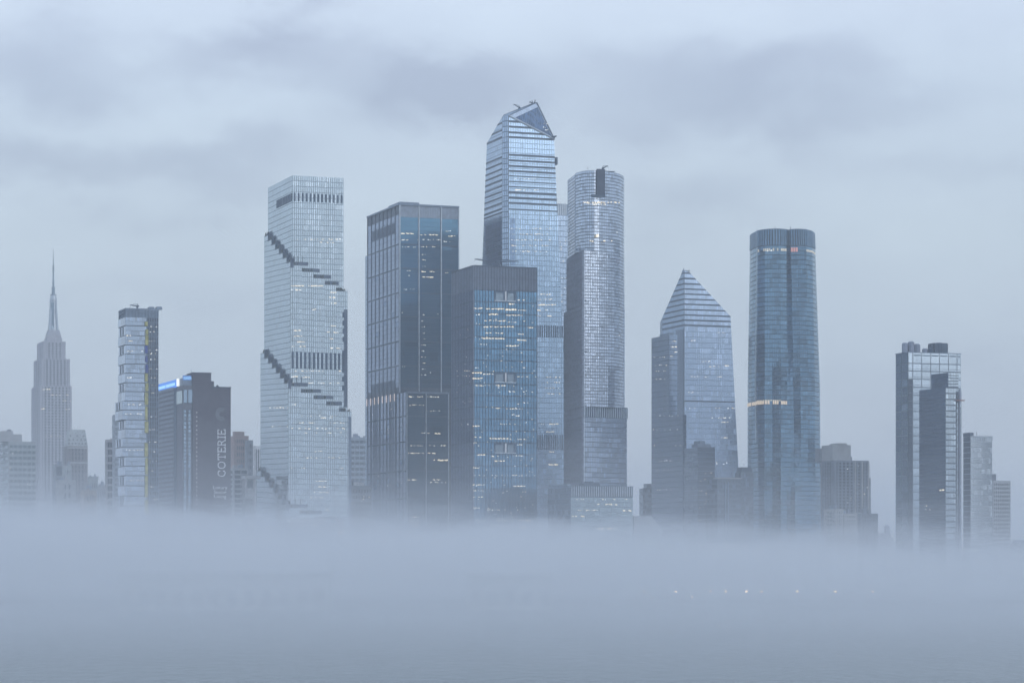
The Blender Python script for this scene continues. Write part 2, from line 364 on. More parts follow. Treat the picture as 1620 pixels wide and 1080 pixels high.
    strips(T.root, 'dark_corner_strip', f2, [(L2-2.6, L2-.1, T.z(642), T.z(487))], TR)  # dark zigzag strips stand in for a reflection along the recessed edge
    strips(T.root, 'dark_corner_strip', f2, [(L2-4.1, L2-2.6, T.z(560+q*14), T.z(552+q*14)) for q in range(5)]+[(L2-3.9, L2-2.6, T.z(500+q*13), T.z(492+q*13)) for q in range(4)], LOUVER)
    f3 = Face(T.pt(-2*dd, -2*dd), T.u)
    strips(T.root, 'dark_corner_strip', f3, [(Lr+4*dd-2.4, Lr+4*dd-.1, 20, T.z(658))], FR_MID)
    run = [(466, 538, 379, 18, 1.1, .6, .5), (500, 535, 384, 6, 1, .6, .5)]
    lights(T.root, f, run)
    lights(T.root, f2, [(461, 511, 452.5, 26, 2.2, .45, 1), (461, 482, 459, 9, 1.4, .5, .8), (520, 532, 463, 5, 1.8, .5, .7), (520, 532, 471, 5, 2, .5, .7), (520, 532, 480, 5, 2, .5, .7),
        (488, 512, 490, 6, .9, .5, .4), (466, 480, 523, 6, 2, .5, .8), (466, 480, 532, 6, 2, .5, .8), (466, 480, 541, 6, 2, .5, .8), (462, 482, 548, 7, 2, .5, .8), (518, 534, 516, 5, 2, .5, .7), (518, 534, 526, 5, 2, .5, .7), (518, 534, 536, 4, 2, .5, .7), (518, 538, 551, 5, 2, .5, .7),
        (460, 540, 587, 16, 1.6, .5, .6), (462, 474, 596, 6, 2.4, .7, .6), (478, 496, 597, 5, 1.2, .6, .6), (500, 538, 606, 9, 1.6, .5, .6), (462, 495, 606, 5, 1.6, .5, .6)])
    lights(T.root, f3, [(462, 470, 640, 4, 1, .6, .5), (464, 545, 658, 8, .9, .6, .4), (505, 528, 661, 9, 1.1, .6, .5), (460, 546, 669, 16, 1, .6, .5), (462, 546, 678, 20, 1, .6, .5), (465, 546, 685, 10, 1, .6, .5),
        (497, 510, 714, 8, .9, .4, .7), (462, 546, 724, 12, 1.4, .4, .8), (459, 546, 741, 5, 1, .7, .3), (496, 520, 761, 8, 1.5, .5, .8), (496, 520, 770, 8, 1.5, .5, .8), (496, 520, 779, 7, 1.5, .5, .8), (490, 512, 787, 8, .8, .5, .6), (463, 473, 803, 4, 2, .6, .8), (515, 520, 806, 5, 1, .6, .8)])
    g3 = Face(T.pt(-2*dd, Ll+2*dd), -T.v)
    lights(T.root, g3, [(425, 457, 645, 20, 1.2, .6, .5), (425, 455, 675, 6, 1, .5, .5)])
make_spiral()

# ------------------------------------------------------------------ ribbed dark tower (left of centre)
def make_ribbed():
    T = Tower('ribbed_office_tower', 'broad dark glass skyscraper divided by raised vertical ribs and belts, boxy flat top', 632, 582, 726, 2130)
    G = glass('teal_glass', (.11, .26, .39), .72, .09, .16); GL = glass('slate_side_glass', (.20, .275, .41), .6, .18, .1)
    fr = FR_DARK; Lr, Ll = T.Lr, T.Ll; ztop = T.z(322); zs = T.z(613)
    T.body(0, Lr, 0, Ll, 2, ztop-.5, fr)
    f, g = T.R_, T.L_
    # rows between belts
    belts = [386, 424, 462.5, 500.5, 539.5, 578, 613]
    uw = lambda x: f.uw(x, 400)[0]
    ribs = [0, uw(662.3), uw(697.5), Lr]
    for i in range(3):
        for j in range(len(belts)-1):
            z1, z0 = T.z(belts[j]), T.z(belts[j+1]); mb = MB()
            panes(mb, f, lin(ribs[i]+.8, ribs[i+1]-.6, 8), lin(z0+.35, z1-.35, 5), .1, .22, .2, .0014, (6, 2, .6), rowrun=.8); mb.build('glass_bay', G, T.root, label=None)
        mb = MB(); panes(mb, f, lin(ribs[i]+.8, ribs[i+1]-.6, 8), lin(T.z(386)+.35, T.z(343), 6), .1, .22, .2, .0014, (6, 2, .6), rowrun=.8); mb.build('glass_bay', G, T.root)
        n = 12; L = ribs[i+1]-ribs[i]-1.4; mb = MB()
        mb.onface(f, ribs[i]+.8, ribs[i+1]-.6, T.z(343), T.z(325), -.1, .12)
        for k in range(n): mb.onface(f, ribs[i]+.8+L*(k+.3)/n, ribs[i]+.8+L*(k+.7)/n, T.z(342), T.z(325.5), .1, .5)
        mb.build('crown_screen', mat('crown_grey', (.38, .44, .52), .6, .2), T.root)
    strips(T.root, 'rib', f, [(u-.3, u+.45, 60, ztop) for u in ribs[:-1]]+[(Lr-.7, Lr, 60, ztop)], FR_PALE, -.1, 1.1)
    strips(T.root, 'belt', f, [(.5, Lr-.8, T.z(y)-.3, T.z(y)+.3) for y in belts[:-1]], FR_DARK, -.1, .5)
    strips(T.root, 'roof_edge', f, [(-.3, Lr, ztop-1.4, ztop)], FR_MID, -.5, 1.2); strips(T.root, 'roof_edge', g, [(0, Ll+.3, ztop-1.2, ztop)], FR_MID, -.5, 1.2)
    # left face: seven bays
    nb = 8; bw = Ll/nb
    for i in range(nb):
        for j in range(len(belts)):
            z1 = T.z(belts[j-1]) if j else T.z(338); z0 = T.z(belts[j])
            mb = MB(); panes(mb, g, [i*bw+.35, i*bw+bw-.35], lin(z0+.4, z1-.4, 5), .1, .25, .2, .002, (6, 1, 1), rowrun=.7); mb.build('glass_bay', GL, T.root)
    strips(T.root, 'side_rib', g, [(i*bw-.28, i*bw+.28, 60, ztop-1) for i in range(nb+1)], FR_DARK, -.1, .6)
    strips(T.root, 'side_belt', g, [(0, Ll, T.z(y)-.35, T.z(y)+.35) for y in belts[:-1]], FR_DARK, -.1, .45)
    strips(T.root, 'vent_slot', g, [(i*bw+1.8, i*bw+bw-1.8, T.z(366), T.z(350)) for i in range(1, nb-1)], LOUVER, -.1, .4)
    strips(T.root, 'vent_slot', g, [(i*bw+1.4, i*bw+bw-1.4, T.z(600+14), T.z(600)) for i in range(1, nb-1)], LOUVER, -.1, .4)
    # lower, wider front block
    b0 = -(18.5); a1 = T.solve(710, T.u)
    C2 = T.pt(0, b0); a2 = ((710-CX)/F*C2.y-C2.x)/(T.u.x-(710-CX)/F*T.u.y); zs2 = zz(619, C2.y)
    T.body(0, a2, b0, -.05, 2, zs2-.3, fr, 'front_block')
    f2, g2 = T.faces(0, a2, b0, 0); rr = [0, f2.uw(673.5, 700)[0], a2]
    gt = MB(); lt = MB()
    zb = [619, 657.5, 698, 744, 788, 835, 890]
    for i in range(2):
        for j in range(6):
            mb = MB(); panes(mb, f2, lin(rr[i]+.7, rr[i+1]-.6, 8), lin(zz(zb[j+1], C2.y)+.3, zz(zb[j], C2.y)-.6, 5), .1, .22, .2, .0014, (6, 2, .6), rowrun=.8); mb.build('glass_bay', G, T.root)
    strips(T.root, 'rib', f2, [(u-.3, u+.5, 2, zs2) for u in rr[:-1]]+[(a2-.7, a2, 2, zs2)], FR_PALE, -.1, 1.0)
    strips(T.root, 'belt', f2, [(.5, a2-.8, zz(y, C2.y)-.3, zz(y, C2.y)+.3) for y in zb[1:]], FR_DARK, -.1, .5)
    strips(T.root, 'ledge', f2, [(-.2, a2+.2, zs2-1.5, zs2)], FR_MID, -4, 1.2)
    n2 = 5; bw2 = 18.5/n2
    lowL = Face(T.C+T.v*Ll, -T.v); tl = Ll+18.5
    for i in range(nb+4):
        b_ = tl/(nb+4)
        for j in range(6):
            mb = MB(); panes(mb, lowL, [i*b_+.35, i*b_+b_-.35], lin(zz(zb[j+1], C2.y)+.3, min(zz(zb[j], C2.y)-.6, T.z(621)), 5), .1, .25, .2, .002, (6, 1, 1), rowrun=.7); mb.build('glass_bay', GL, T.root)
    strips(T.root, 'side_rib', lowL, [(i*tl/(nb+4)-.25, i*tl/(nb+4)+.25, 2, T.z(621)) for i in range(nb+5)], FR_DARK, -.1, .65)
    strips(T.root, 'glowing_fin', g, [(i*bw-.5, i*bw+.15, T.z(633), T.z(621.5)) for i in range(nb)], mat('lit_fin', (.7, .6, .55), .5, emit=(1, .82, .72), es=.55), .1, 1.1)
    # slim back wing on the left
    W0 = MB(); Lb = 22
    pA, pB = T.pt(0, Ll), T.pt(0, Ll+9)
    W0.prism([T.pt(.5, Ll-.1), T.pt(22, Ll-.1), T.pt(22, Ll+9), T.pt(.5, Ll+9)], 2, T.z(400)+7.5); W0.build('back_wing', fr, T.root)
    gw = Face(T.pt(.5, Ll+9), -T.v); mb = MB(); panes(mb, gw, lin(0, 8.9, 3), lin(2, T.z(400)+7.5, 60), .2, .4, wts=(6, 1, 1)); mb.build('wing_glazing', glass('wing_glass', (.30, .40, .52), .8, .12, .06), T.root, stuff=True)
    lights(T.root, f, [(635, 660, 370, 20, 1.6, .7, 1), (665, 692, 372, 16, 1.4, .5, 1), (709, 720, 374, 6, 1.6, .6, 1), (656, 696, 380, 12, .9, .8, .2), (705, 716, 366, 4, 1.4, .5, .4), (699, 712, 383, 4, 1.6, .6, .4), (635, 646, 380, 5, 1.6, .6, .3), (634, 692, 391, 14, 1.2, .5, .8),
        (667, 686, 430, 14, 1.6, .5, 1), (668, 685, 439, 13, 1.8, .7, .9), (643, 650, 428.5, 4, 1.8, .4, .8), (645, 650, 436, 2, 1.8, .4, .3), (703, 712, 432, 3, 1.6, .4, .5), (635, 655, 458, 6, 1, .5, .4), (636, 638, 495, 1, 1.2, .8, 0), (692, 694, 497, 1, 1.2, .8, 0), (636, 640, 580, 3, 1, .7, 0), (680, 682, 590, 1, 1, .7, 0)]
        +[(667, 673, y, 3, 1.5, .45, .2) for y in (403, 411.5, 421.5, 498, 508, 517.5, 527, 536.5, 546, 555.5, 565, 574.5, 584, 593.5)])
    lights(T.root, f2, [(647, 668, 628, 14, 1, .8, .5), (676, 700, 628, 12, .9, .8, .5), (648, 672, 641, 9, 1.2, .5, .7), (674, 698, 650, 10, 1.2, .4, .8), (664, 680, 685, 9, 1.4, .5, .5), (686, 697, 686, 9, 1.8, .7, 1), (646, 705, 705, 14, 1.5, .5, .9), (646, 690, 717, 22, 1.2, .6, 1), (686, 708, 728.5, 20, 1.2, 1.2, 1),
        (644, 660, 759, 9, 1.4, .6, 1), (682, 706, 759, 9, 1.5, .6, .8), (680, 710, 763, 9, 1.3, .5, .4), (648, 662, 818, 9, 1.4, .6, 1), (648, 662, 824, 9, 1.4, .7, 1), (648, 662, 830, 9, 1.4, .7, 1), (648, 662, 838, 6, 1.4, .6, .5)])
    scatter_lights(T.root, lowL, 584, 643, 640, 800, 26, .8, .5, .4)
    roof_box(T, [(3, 20, 10, 40, ztop-.5, ztop+2.5)], FR_MID)
make_ribbed()

# ------------------------------------------------------------------ saturated blue tower in front
def make_blue():
    T = Tower('blue_office_tower', 'saturated blue glass tower with brown-grey finned crown, many warm windows lit', 750, 715.5, 849, 1943)
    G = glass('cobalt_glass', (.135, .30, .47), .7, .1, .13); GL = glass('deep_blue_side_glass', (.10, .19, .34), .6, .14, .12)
    fr = mat('navy_frame', (.055, .085, .13), .5, .3); Lr, Ll = T.Lr, T.Ll; ztop = T.z(419.5); zc = T.z(458)
    T.body(0, Lr, 0, Ll, 2, ztop-1, fr)
    f, g = T.R_, T.L_
    ys = [458+18.55*k for k in range(24)]
    for j in range(len(ys)-1):
        z1, z0 = T.z(ys[j]), T.z(ys[j+1]); zm = (z0+z1)/2
        mb = MB(); panes(mb, f, lin(0, Lr, 22), [z0+.25, zm+.05, z1-.25], .42, .25, .2, .002, (6, 1.6, 1), rowrun=.4); mb.build('glass_storey', G, T.root)
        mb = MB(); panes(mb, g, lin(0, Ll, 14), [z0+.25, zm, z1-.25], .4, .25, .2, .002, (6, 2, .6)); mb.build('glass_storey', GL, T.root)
    strips(T.root, 'fin', f, [(Lr*k/22-.16, Lr*k/22+.16, 2, ztop) for k in range(23)], fr, -.1, .55)
    strips(T.root, 'fin', g, [(Ll*k/14-.16, Ll*k/14+.16, 2, ztop) for k in range(15)], mat('grey_fin', (.20, .24, .31), .5, .2), -.1, .75)
    cr_m = mat('brown_grey_crown', (.145, .18, .245), .7, .1)
    for ff, L, n in ((f, Lr, 22), (g, Ll, 14)):
        for k in range(n):
            for (y0, y1) in ((420, 439), (439.5, 457.5)):
                mb = MB(); mb.onface(ff, L*k/n+.22, L*(k+1)/n-.22, T.z(y1), T.z(y0), -.1, .25+.1*((k*7) % 3)/3); mb.build('crown_panel', cr_m, T.root)
    strips(T.root, 'roof_edge', f, [(0, Lr, ztop-.9, ztop+.1)], FR_DARK, -.8, .7); strips(T.root, 'roof_edge', g, [(0, Ll, ztop-.9, ztop+.1)], FR_DARK, -.8, .75)
    for y0, y1 in ((459, 475), (588, 604), (700, 716)):
        ua, ub = f.uw(782, y0)[0], f.uw(816, y0)[0]
        strips(T.root, 'terrace_recess_shade', f, [(ua, ub, T.z(y1), T.z(y0))], LOUVER, -.1, .62)  # raised dark panel painting the shade inside the recess
        um = f.uw(799.5, y0)[0]
        strips(T.root, 'terrace_column', f, [(um-.6, um+.6, T.z(y1)+.3, T.z(y0)-.1)], WHITE, .5, 1.0)
        strips(T.root, 'terrace_glass', f, [(ua+.8, um-2, T.z(y1)+.5, T.z(y0)-1.4), (um+1.5, um+6.2, T.z(y1)+.5, T.z(y0)-1.4)], WIN_M, .4, .7)
        strips(T.root, 'terrace_rail', f, [(ua, ub, T.z(y1), T.z(y1)+.5)], FR_PALE, .4, .8)
    lights(T.root, f, [(750, 762, 488, 10, 1.6, .7, .8), (770, 797, 489, 24, 2, .6, 1), (800, 816, 490.5, 26, 2.2, 1.0, 1), (818, 832, 491, 8, 1.6, .5, .9), (818, 830, 475, 7, 1.4, .5, .9), (804, 814, 481.5, 7, 1.3, .8, .8), (774, 788, 498, 12, 1.5, .9, .9), (800, 830, 499, 24, 1.5, .5, 1), (753, 759, 498, 5, 1.3, .6, .7),
        (765, 800, 508, 18, 1.3, .6, .8), (800, 818, 510, 10, 1.3, .6, .9), (762, 816, 517.5, 28, 1.5, .7, 1), (768, 778, 527, 8, 1.5, .5, .9), (784, 796, 527.5, 11, 1.5, .6, 1), (818, 831, 529, 8, 1.6, .4, .9), (763, 797, 536, 30, 1.5, .8, 1), (818, 831, 538.5, 12, 1.6, .9, 1), (758, 770, 545, 6, 1, .6, .7), (800, 820, 547.5, 18, 1.4, .7, 1), (834, 845, 518.5, 7, 2.2, .4, 1),
        (748, 761, 590, 14, 1.7, .7, 1), (748, 762, 599, 14, 1.7, .8, 1), (750, 775, 610, 15, 1.6, .5, .9), (764, 790, 592, 9, 1.5, .5, .9), (818, 848, 596, 10, 1.4, .4, .9), (785, 800, 610, 10, 1.4, .5, .8), (801, 815, 620, 8, .9, 1, .3), (825, 830, 582, 3, 1.2, .6, 0), (825, 830, 620, 3, 1.2, .6, 0), (825, 830, 637, 3, 1.2, .6, 0),
        (784, 794, 646, 8, 1.4, .5, .8), (800, 830, 647, 12, 1.2, .5, .6), (805, 814, 656, 4, 1.2, .7, .2), (816, 822, 658, 5, 1.2, .6, .8), (749, 760, 674, 9, 1.6, .7, 1), (790, 815, 671, 9, 1.1, .5, .6), (749, 760, 692, 6, 1.6, .6, .8), (771, 808, 694, 26, 1.4, .7, .9), (808, 832, 695, 10, 1.2, .5, .8),
        (748, 756, 701, 7, .9, .9, .2), (818, 828, 704, 5, .9, .9, .2), (751, 766, 719.5, 13, 1.8, .5, .7), (774, 790, 722, 8, 1.3, .5, .8), (808, 828, 721, 8, 1.2, .5, .4), (783, 799, 729.5, 14, 1.3, .7, 1), (749, 760, 740, 7, 1.6, .6, .9), (748, 848, 752, 22, 1.4, .5, .7), (749, 765, 767, 11, 1.7, .5, 1), (808, 831, 769, 14, 1.5, .5, .8),
        (749, 765, 776, 9, 1.7, .4, .8), (824, 832, 778, 4, 1.5, .5, 1), (749, 768, 786, 9, 1.7, .4, 1), (749, 760, 803, 7, 1.6, .5, .8), (770, 800, 806, 10, 1.2, .5, .8), (750, 845, 823, 18, 1.3, .5, .7), (776, 792, 831, 14, 1.3, .5, .4), (820, 842, 823, 10, 1.3, .6, 1), (825, 832, 835, 9, 1.3, 1.5, 1)])
    scatter_lights(T.root, f, 751, 846, 480, 835, 150, 1.2, .45, .5)
    lights(T.root, g, [(722, 745, 587, 14, 1, .6, .9), (722, 745, 595, 10, 1, .5, .9), (728, 742, 672, 9, .9, .9, .1), (724, 728, 692, 2, 1, .7, 0)])
    scatter_lights(T.root, g, 719, 746, 500, 640, 30, .8, .5, .8)
    crane(T.root, 766, 412, 1955, 7, 172); crane(T.root, 790, 414, 1955, 14, 2)
    return T
make_blue()

# ------------------------------------------------------------------ wedge-topped towers
def hull(root, pts, m, name='body'):
    bm = bmesh.new(); o = V(root['org'])
    for p in pts: bm.verts.new(V(p)-o)
    bmesh.ops.convex_hull(bm, input=bm.verts[:])
    me = bpy.data.meshes.new(name); bm.to_mesh(me); bm.free(); me.materials.append(m)
    ob = bpy.data.objects.new(name, me); COL.objects.link(ob); ob.parent = root; ob['org'] = root['org']; return ob
def band(root, f, poly, y, px, half, m, name='louver_band', d1=.32):
    """horizontal band across a wall at the photo row y measured at column px, cut to the wall's outline"""
    w_ = f.uw(px, y)[1]
    q = clip_poly([(-200, w_-half), (300, w_-half), (300, w_+half), (-200, w_+half)], poly)
    if len(q) < 3: return
    mb = MB(); n = len(q); fr = [f.p(u, v_, d1) for u, v_ in q]; bk = [f.p(u, v_, -.1) for u, v_ in q]
    mb.add(fr+bk, [tuple(range(n)), tuple(range(n, 2*n))[::-1]]+[(i, n+i, n+(i+1) % n, (i+1) % n) for i in range(n)]); mb.build(name, m, root)
def edge_bar(root, a, b, r, m, name='edge_trim'):
    mb = MB(); mb.tube(a, b, r, r, 6); mb.build(name, m, root)
def make_deck_tower():
    T = Tower('observation_deck_tower', 'tallest skyscraper, pale blue glass with dark bands and a triangular cut crown', 804.5, None, 876.4, 2120)
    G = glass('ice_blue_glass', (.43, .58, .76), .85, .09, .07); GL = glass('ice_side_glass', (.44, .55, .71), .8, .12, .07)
    DK = mat('dark_band', (.06, .085, .125), .5, .3); fr = mat('blue_grey_mullion', (.19, .27, .37), .5, .3)
    f = T.R_
    P1 = at(795, 880, 2124.5); P1.z = 0; g0 = Face(P1, -T.v)
    def on(face, px, py): u, w_ = face.uw(px, py); return face.p(u, w_), (u, w_)
    FP = [(804.5, 935), (909, 935), (876.4, 220.6), (804.5, 183.5)]; LP = [(795, 935), (743, 935), (770.5, 226.7), (795, 184.5)]
    F3 = [on(f, *p) for p in FP]; L3 = [on(g0, *p) for p in LP]
    apex = at(848.7, 163, 2150); bk = V((0, 45, 0))
    pts = [p for p, _ in F3]+[p for p, _ in L3]+[apex, at(799.5, 181, 2128), L3[1][0]+bk, F3[1][0]+bk, L3[2][0]+bk, F3[2][0]+V((0, 22, 0))]
    hull(T.root, pts, fr)
    fpoly = [q for _, q in F3]; lpoly = [q for _, q in L3]
    mb = MB(); Lr = T.Lr+18; rows = 98; zt = 400
    panes(mb, f, lin(-.0, Lr+1.6, 40), lin(2, zt, rows), .4, .4, .14, .002, (7, 1, 1.5), poly=fpoly); mb.build('west_glazing', G, T.root, stuff=True)
    mb = MB(); panes(mb, g0, lin(-80, 0, 34), lin(2, zt, rows), .3, .4, .14, .002, (7, 1, 1.5), poly=lpoly); mb.build('north_glazing', GL, T.root, stuff=True)
    # chamfer strip between the two walls
    c0, c1 = V((P1.x, P1.y, 0)), V((T.C.x, T.C.y, 0)); cf = Face(c0, c1-c0); cl = (c1-c0).length; mb = MB()
    panes(mb, cf, lin(0, cl, 3), lin(2, zz(183.5, 2122), 88), .5, .7, .3, .003, (3, 6, 1)); mb.build('chamfer_glazing', GL, T.root, stuff=True)
    edge_bar(T.root, c1+V((0, 0, 2)), at(804.5, 183.5, 2120), .45, FR_MID); edge_bar(T.root, c0+V((0, 0, 2)), at(795, 184.5, 2124.5), .45, FR_MID)
    for y in (192, 200.5, 209.5, 217, 245, 253.7, 262.5, 270.5, 278.3, 287, 295.3, 304, 312.5, 321, 331): band(T.root, f, fpoly, y, 806, .78 if y < 325 and (y < 272 or y > 300) else .45, DK)
    for y in (194.5, 206, 217, 248.5, 258, 267.5, 276, 285, 294, 303, 312, 321, 330, 336): band(T.root, g0, lpoly, y, 794.5, .7, DK)
    # sloped crown: dark glazed triangle in a pale frame
    A, B, C_ = at(804.5, 183.5, 2120), F3[2][0], apex
    n = (B-A).cross(C_-A).normalized()
    tf = Face(A, B-A, n.cross(B-A)); loc = lambda p: ((p-A).dot(tf.U), (p-A).dot(tf.W))
    tri = [loc(A), loc(B), loc(C_)]; cu = sum(p[0] for p in tri)/3; cw = sum(p[1] for p in tri)/3
    ins = lambda s, sh=(0, 0): [(cu+(u-cu)*s+sh[0], cw+(v_-cw)*s+sh[1]) for u, v_ in tri]
    mb = MB(); mb.pane(tf, ins(.99), .3, 0, 0); mb.build('crown_frame', mat('pale_crown_frame', (.55, .62, .72), .4, .5), T.root)
    mb = MB(); mb.pane(tf, ins(.80, (1.6, -.6)), .5, 0, 0); mb.build('crown_backing', mat('crown_interior', (.10, .15, .24), .5, .2), T.root)
    mb = MB(); panes(mb, tf, lin(-5, 60, 34), lin(0, 60, 30), .35, .35, .62, .03, (3, 5, 2), poly=ins(.78, (1.6, -.6)), rowrun=0); mb.build('crown_glazing', glass('crown_glass', (.13, .21, .34), .8, .1, .25), T.root, stuff=True)
    lights(T.root, tf, [(858, 869, y, 3, .7, .7, .1) for y in (197, 203, 207)], d=.95)
    edge_bar(T.root, B, C_, .9, FR_DARK); edge_bar(T.root, A, C_, .5, FR_DARK); edge_bar(T.root, A+tf.N*.4, B+tf.N*.4, .8, FR_PALE)
    edge_bar(T.root, at(797, 183, 2128), at(846, 163.5, 2150), .7, FR_DARK)
    crane(T.root, 821, 170, 2140, 5, 150, hgt=3); crane(T.root, 842, 162.5, 2150, 2.5, 170, hgt=1.5); crane(T.root, 846, 162, 2150, 2.2, 80, hgt=1)
    # small deck sticking out on the right, wing to the right with its own top
    mb = MB(); u0, w0 = f.uw(876, 216); mb.add([f.p(u0-3, w0, .5), f.p(u0+1.6, w0+.4, 3), f.p(u0+.8, w0+.8, -3), f.p(u0-3, w0-1.6, .3), f.p(u0+1.6, w0-.2, 3), f.p(u0+.8, w0-1.5, -3)], [(0, 1, 2), (5, 4, 3), (0, 3, 4, 1), (1, 4, 5, 2), (2, 5, 3, 0)]); mb.build('sky_deck', FR_DARK, T.root)
    mb = MB(); u0, w0 = f.uw(880, 255); mb.onface(f, u0-.6, u0+.8, w0-3, w0+3, -4, 1.2); mb.build('hoist_box', FR_DARK, T.root)
    mb = MB(); u0, w0 = f.uw(880.5, 322); u1 = f.uw(900, 322)[0]
    mb.onface(f, u0, u1, 2, w0, -30, -1.5); mb.build('east_wing', fr, T.root)
    wf = Face(f.p(u0, 0, -1.5), T.u); mb = MB(); panes(mb, wf, lin(0, u1-u0, 8), lin(2, w0-9.2, 70), .3, .5, .25, .003, (6, 1, 1.5)); mb.build('wing_glazing', GL, T.root, stuff=True)
    for k in range(6): mb = MB(); mb.onface(wf, k*1.6+.1, k*1.6+1.1, w0-9, w0+.4, -.2, .3); mb.build('wing_screen_fin', FR_PALE, T.root)
    for (y0, y1) in ((514, 533), (687, 711)):
        for k in range(12):
            u = f.uw(851+k*3.5, y0)[0]; mb = MB(); mb.onface(f, u-.42, u+.42, f.uw(851, y1)[1], f.uw(851, y0)[1], 0, .45); mb.build('vent_slot', LOUVER, T.root)
    RG = glass('dark_reflection_glass', (.20, .29, .44), .8, .1, .2); mb = MB()  # darker panes carry a dark building's reflection in their colour
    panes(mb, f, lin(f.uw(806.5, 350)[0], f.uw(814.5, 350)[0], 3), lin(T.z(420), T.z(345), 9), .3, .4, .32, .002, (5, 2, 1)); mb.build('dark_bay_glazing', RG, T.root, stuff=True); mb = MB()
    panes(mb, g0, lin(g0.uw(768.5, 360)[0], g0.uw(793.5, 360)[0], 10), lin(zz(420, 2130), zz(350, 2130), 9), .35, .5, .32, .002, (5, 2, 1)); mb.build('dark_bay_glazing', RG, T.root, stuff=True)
    lights(T.root, f, [(812, 862, 283, 12, 1.2, .5, .3), (815, 856, 301, 20, 1.3, .7, .3)]
        +[(808, 872, y, 15, 1.5, .5, .5) for y in (362, 371, 380, 389, 398)]+[(850, 872, y, 8, 1.6, .5, .7) for y in (466, 474, 491, 500)]+[(851, 880, 482.5, 16, 2.4, .6, 1)]
        +[(862, 886, y, 8, 1.3, .5, .5) for y in (597, 605, 614, 623)]+[(856, 882, 671, 12, 1.3, .6, .8), (862, 882, 683, 9, 2.2, .4, .8), (866, 882, 735, 16, 2, .5, .9), (862, 876, 715, 5, 1.5, .5, .6)])
    scatter_lights(T.root, wf, 884, 896, 360, 480, 16, 1.3, .5, .6)
make_deck_tower()

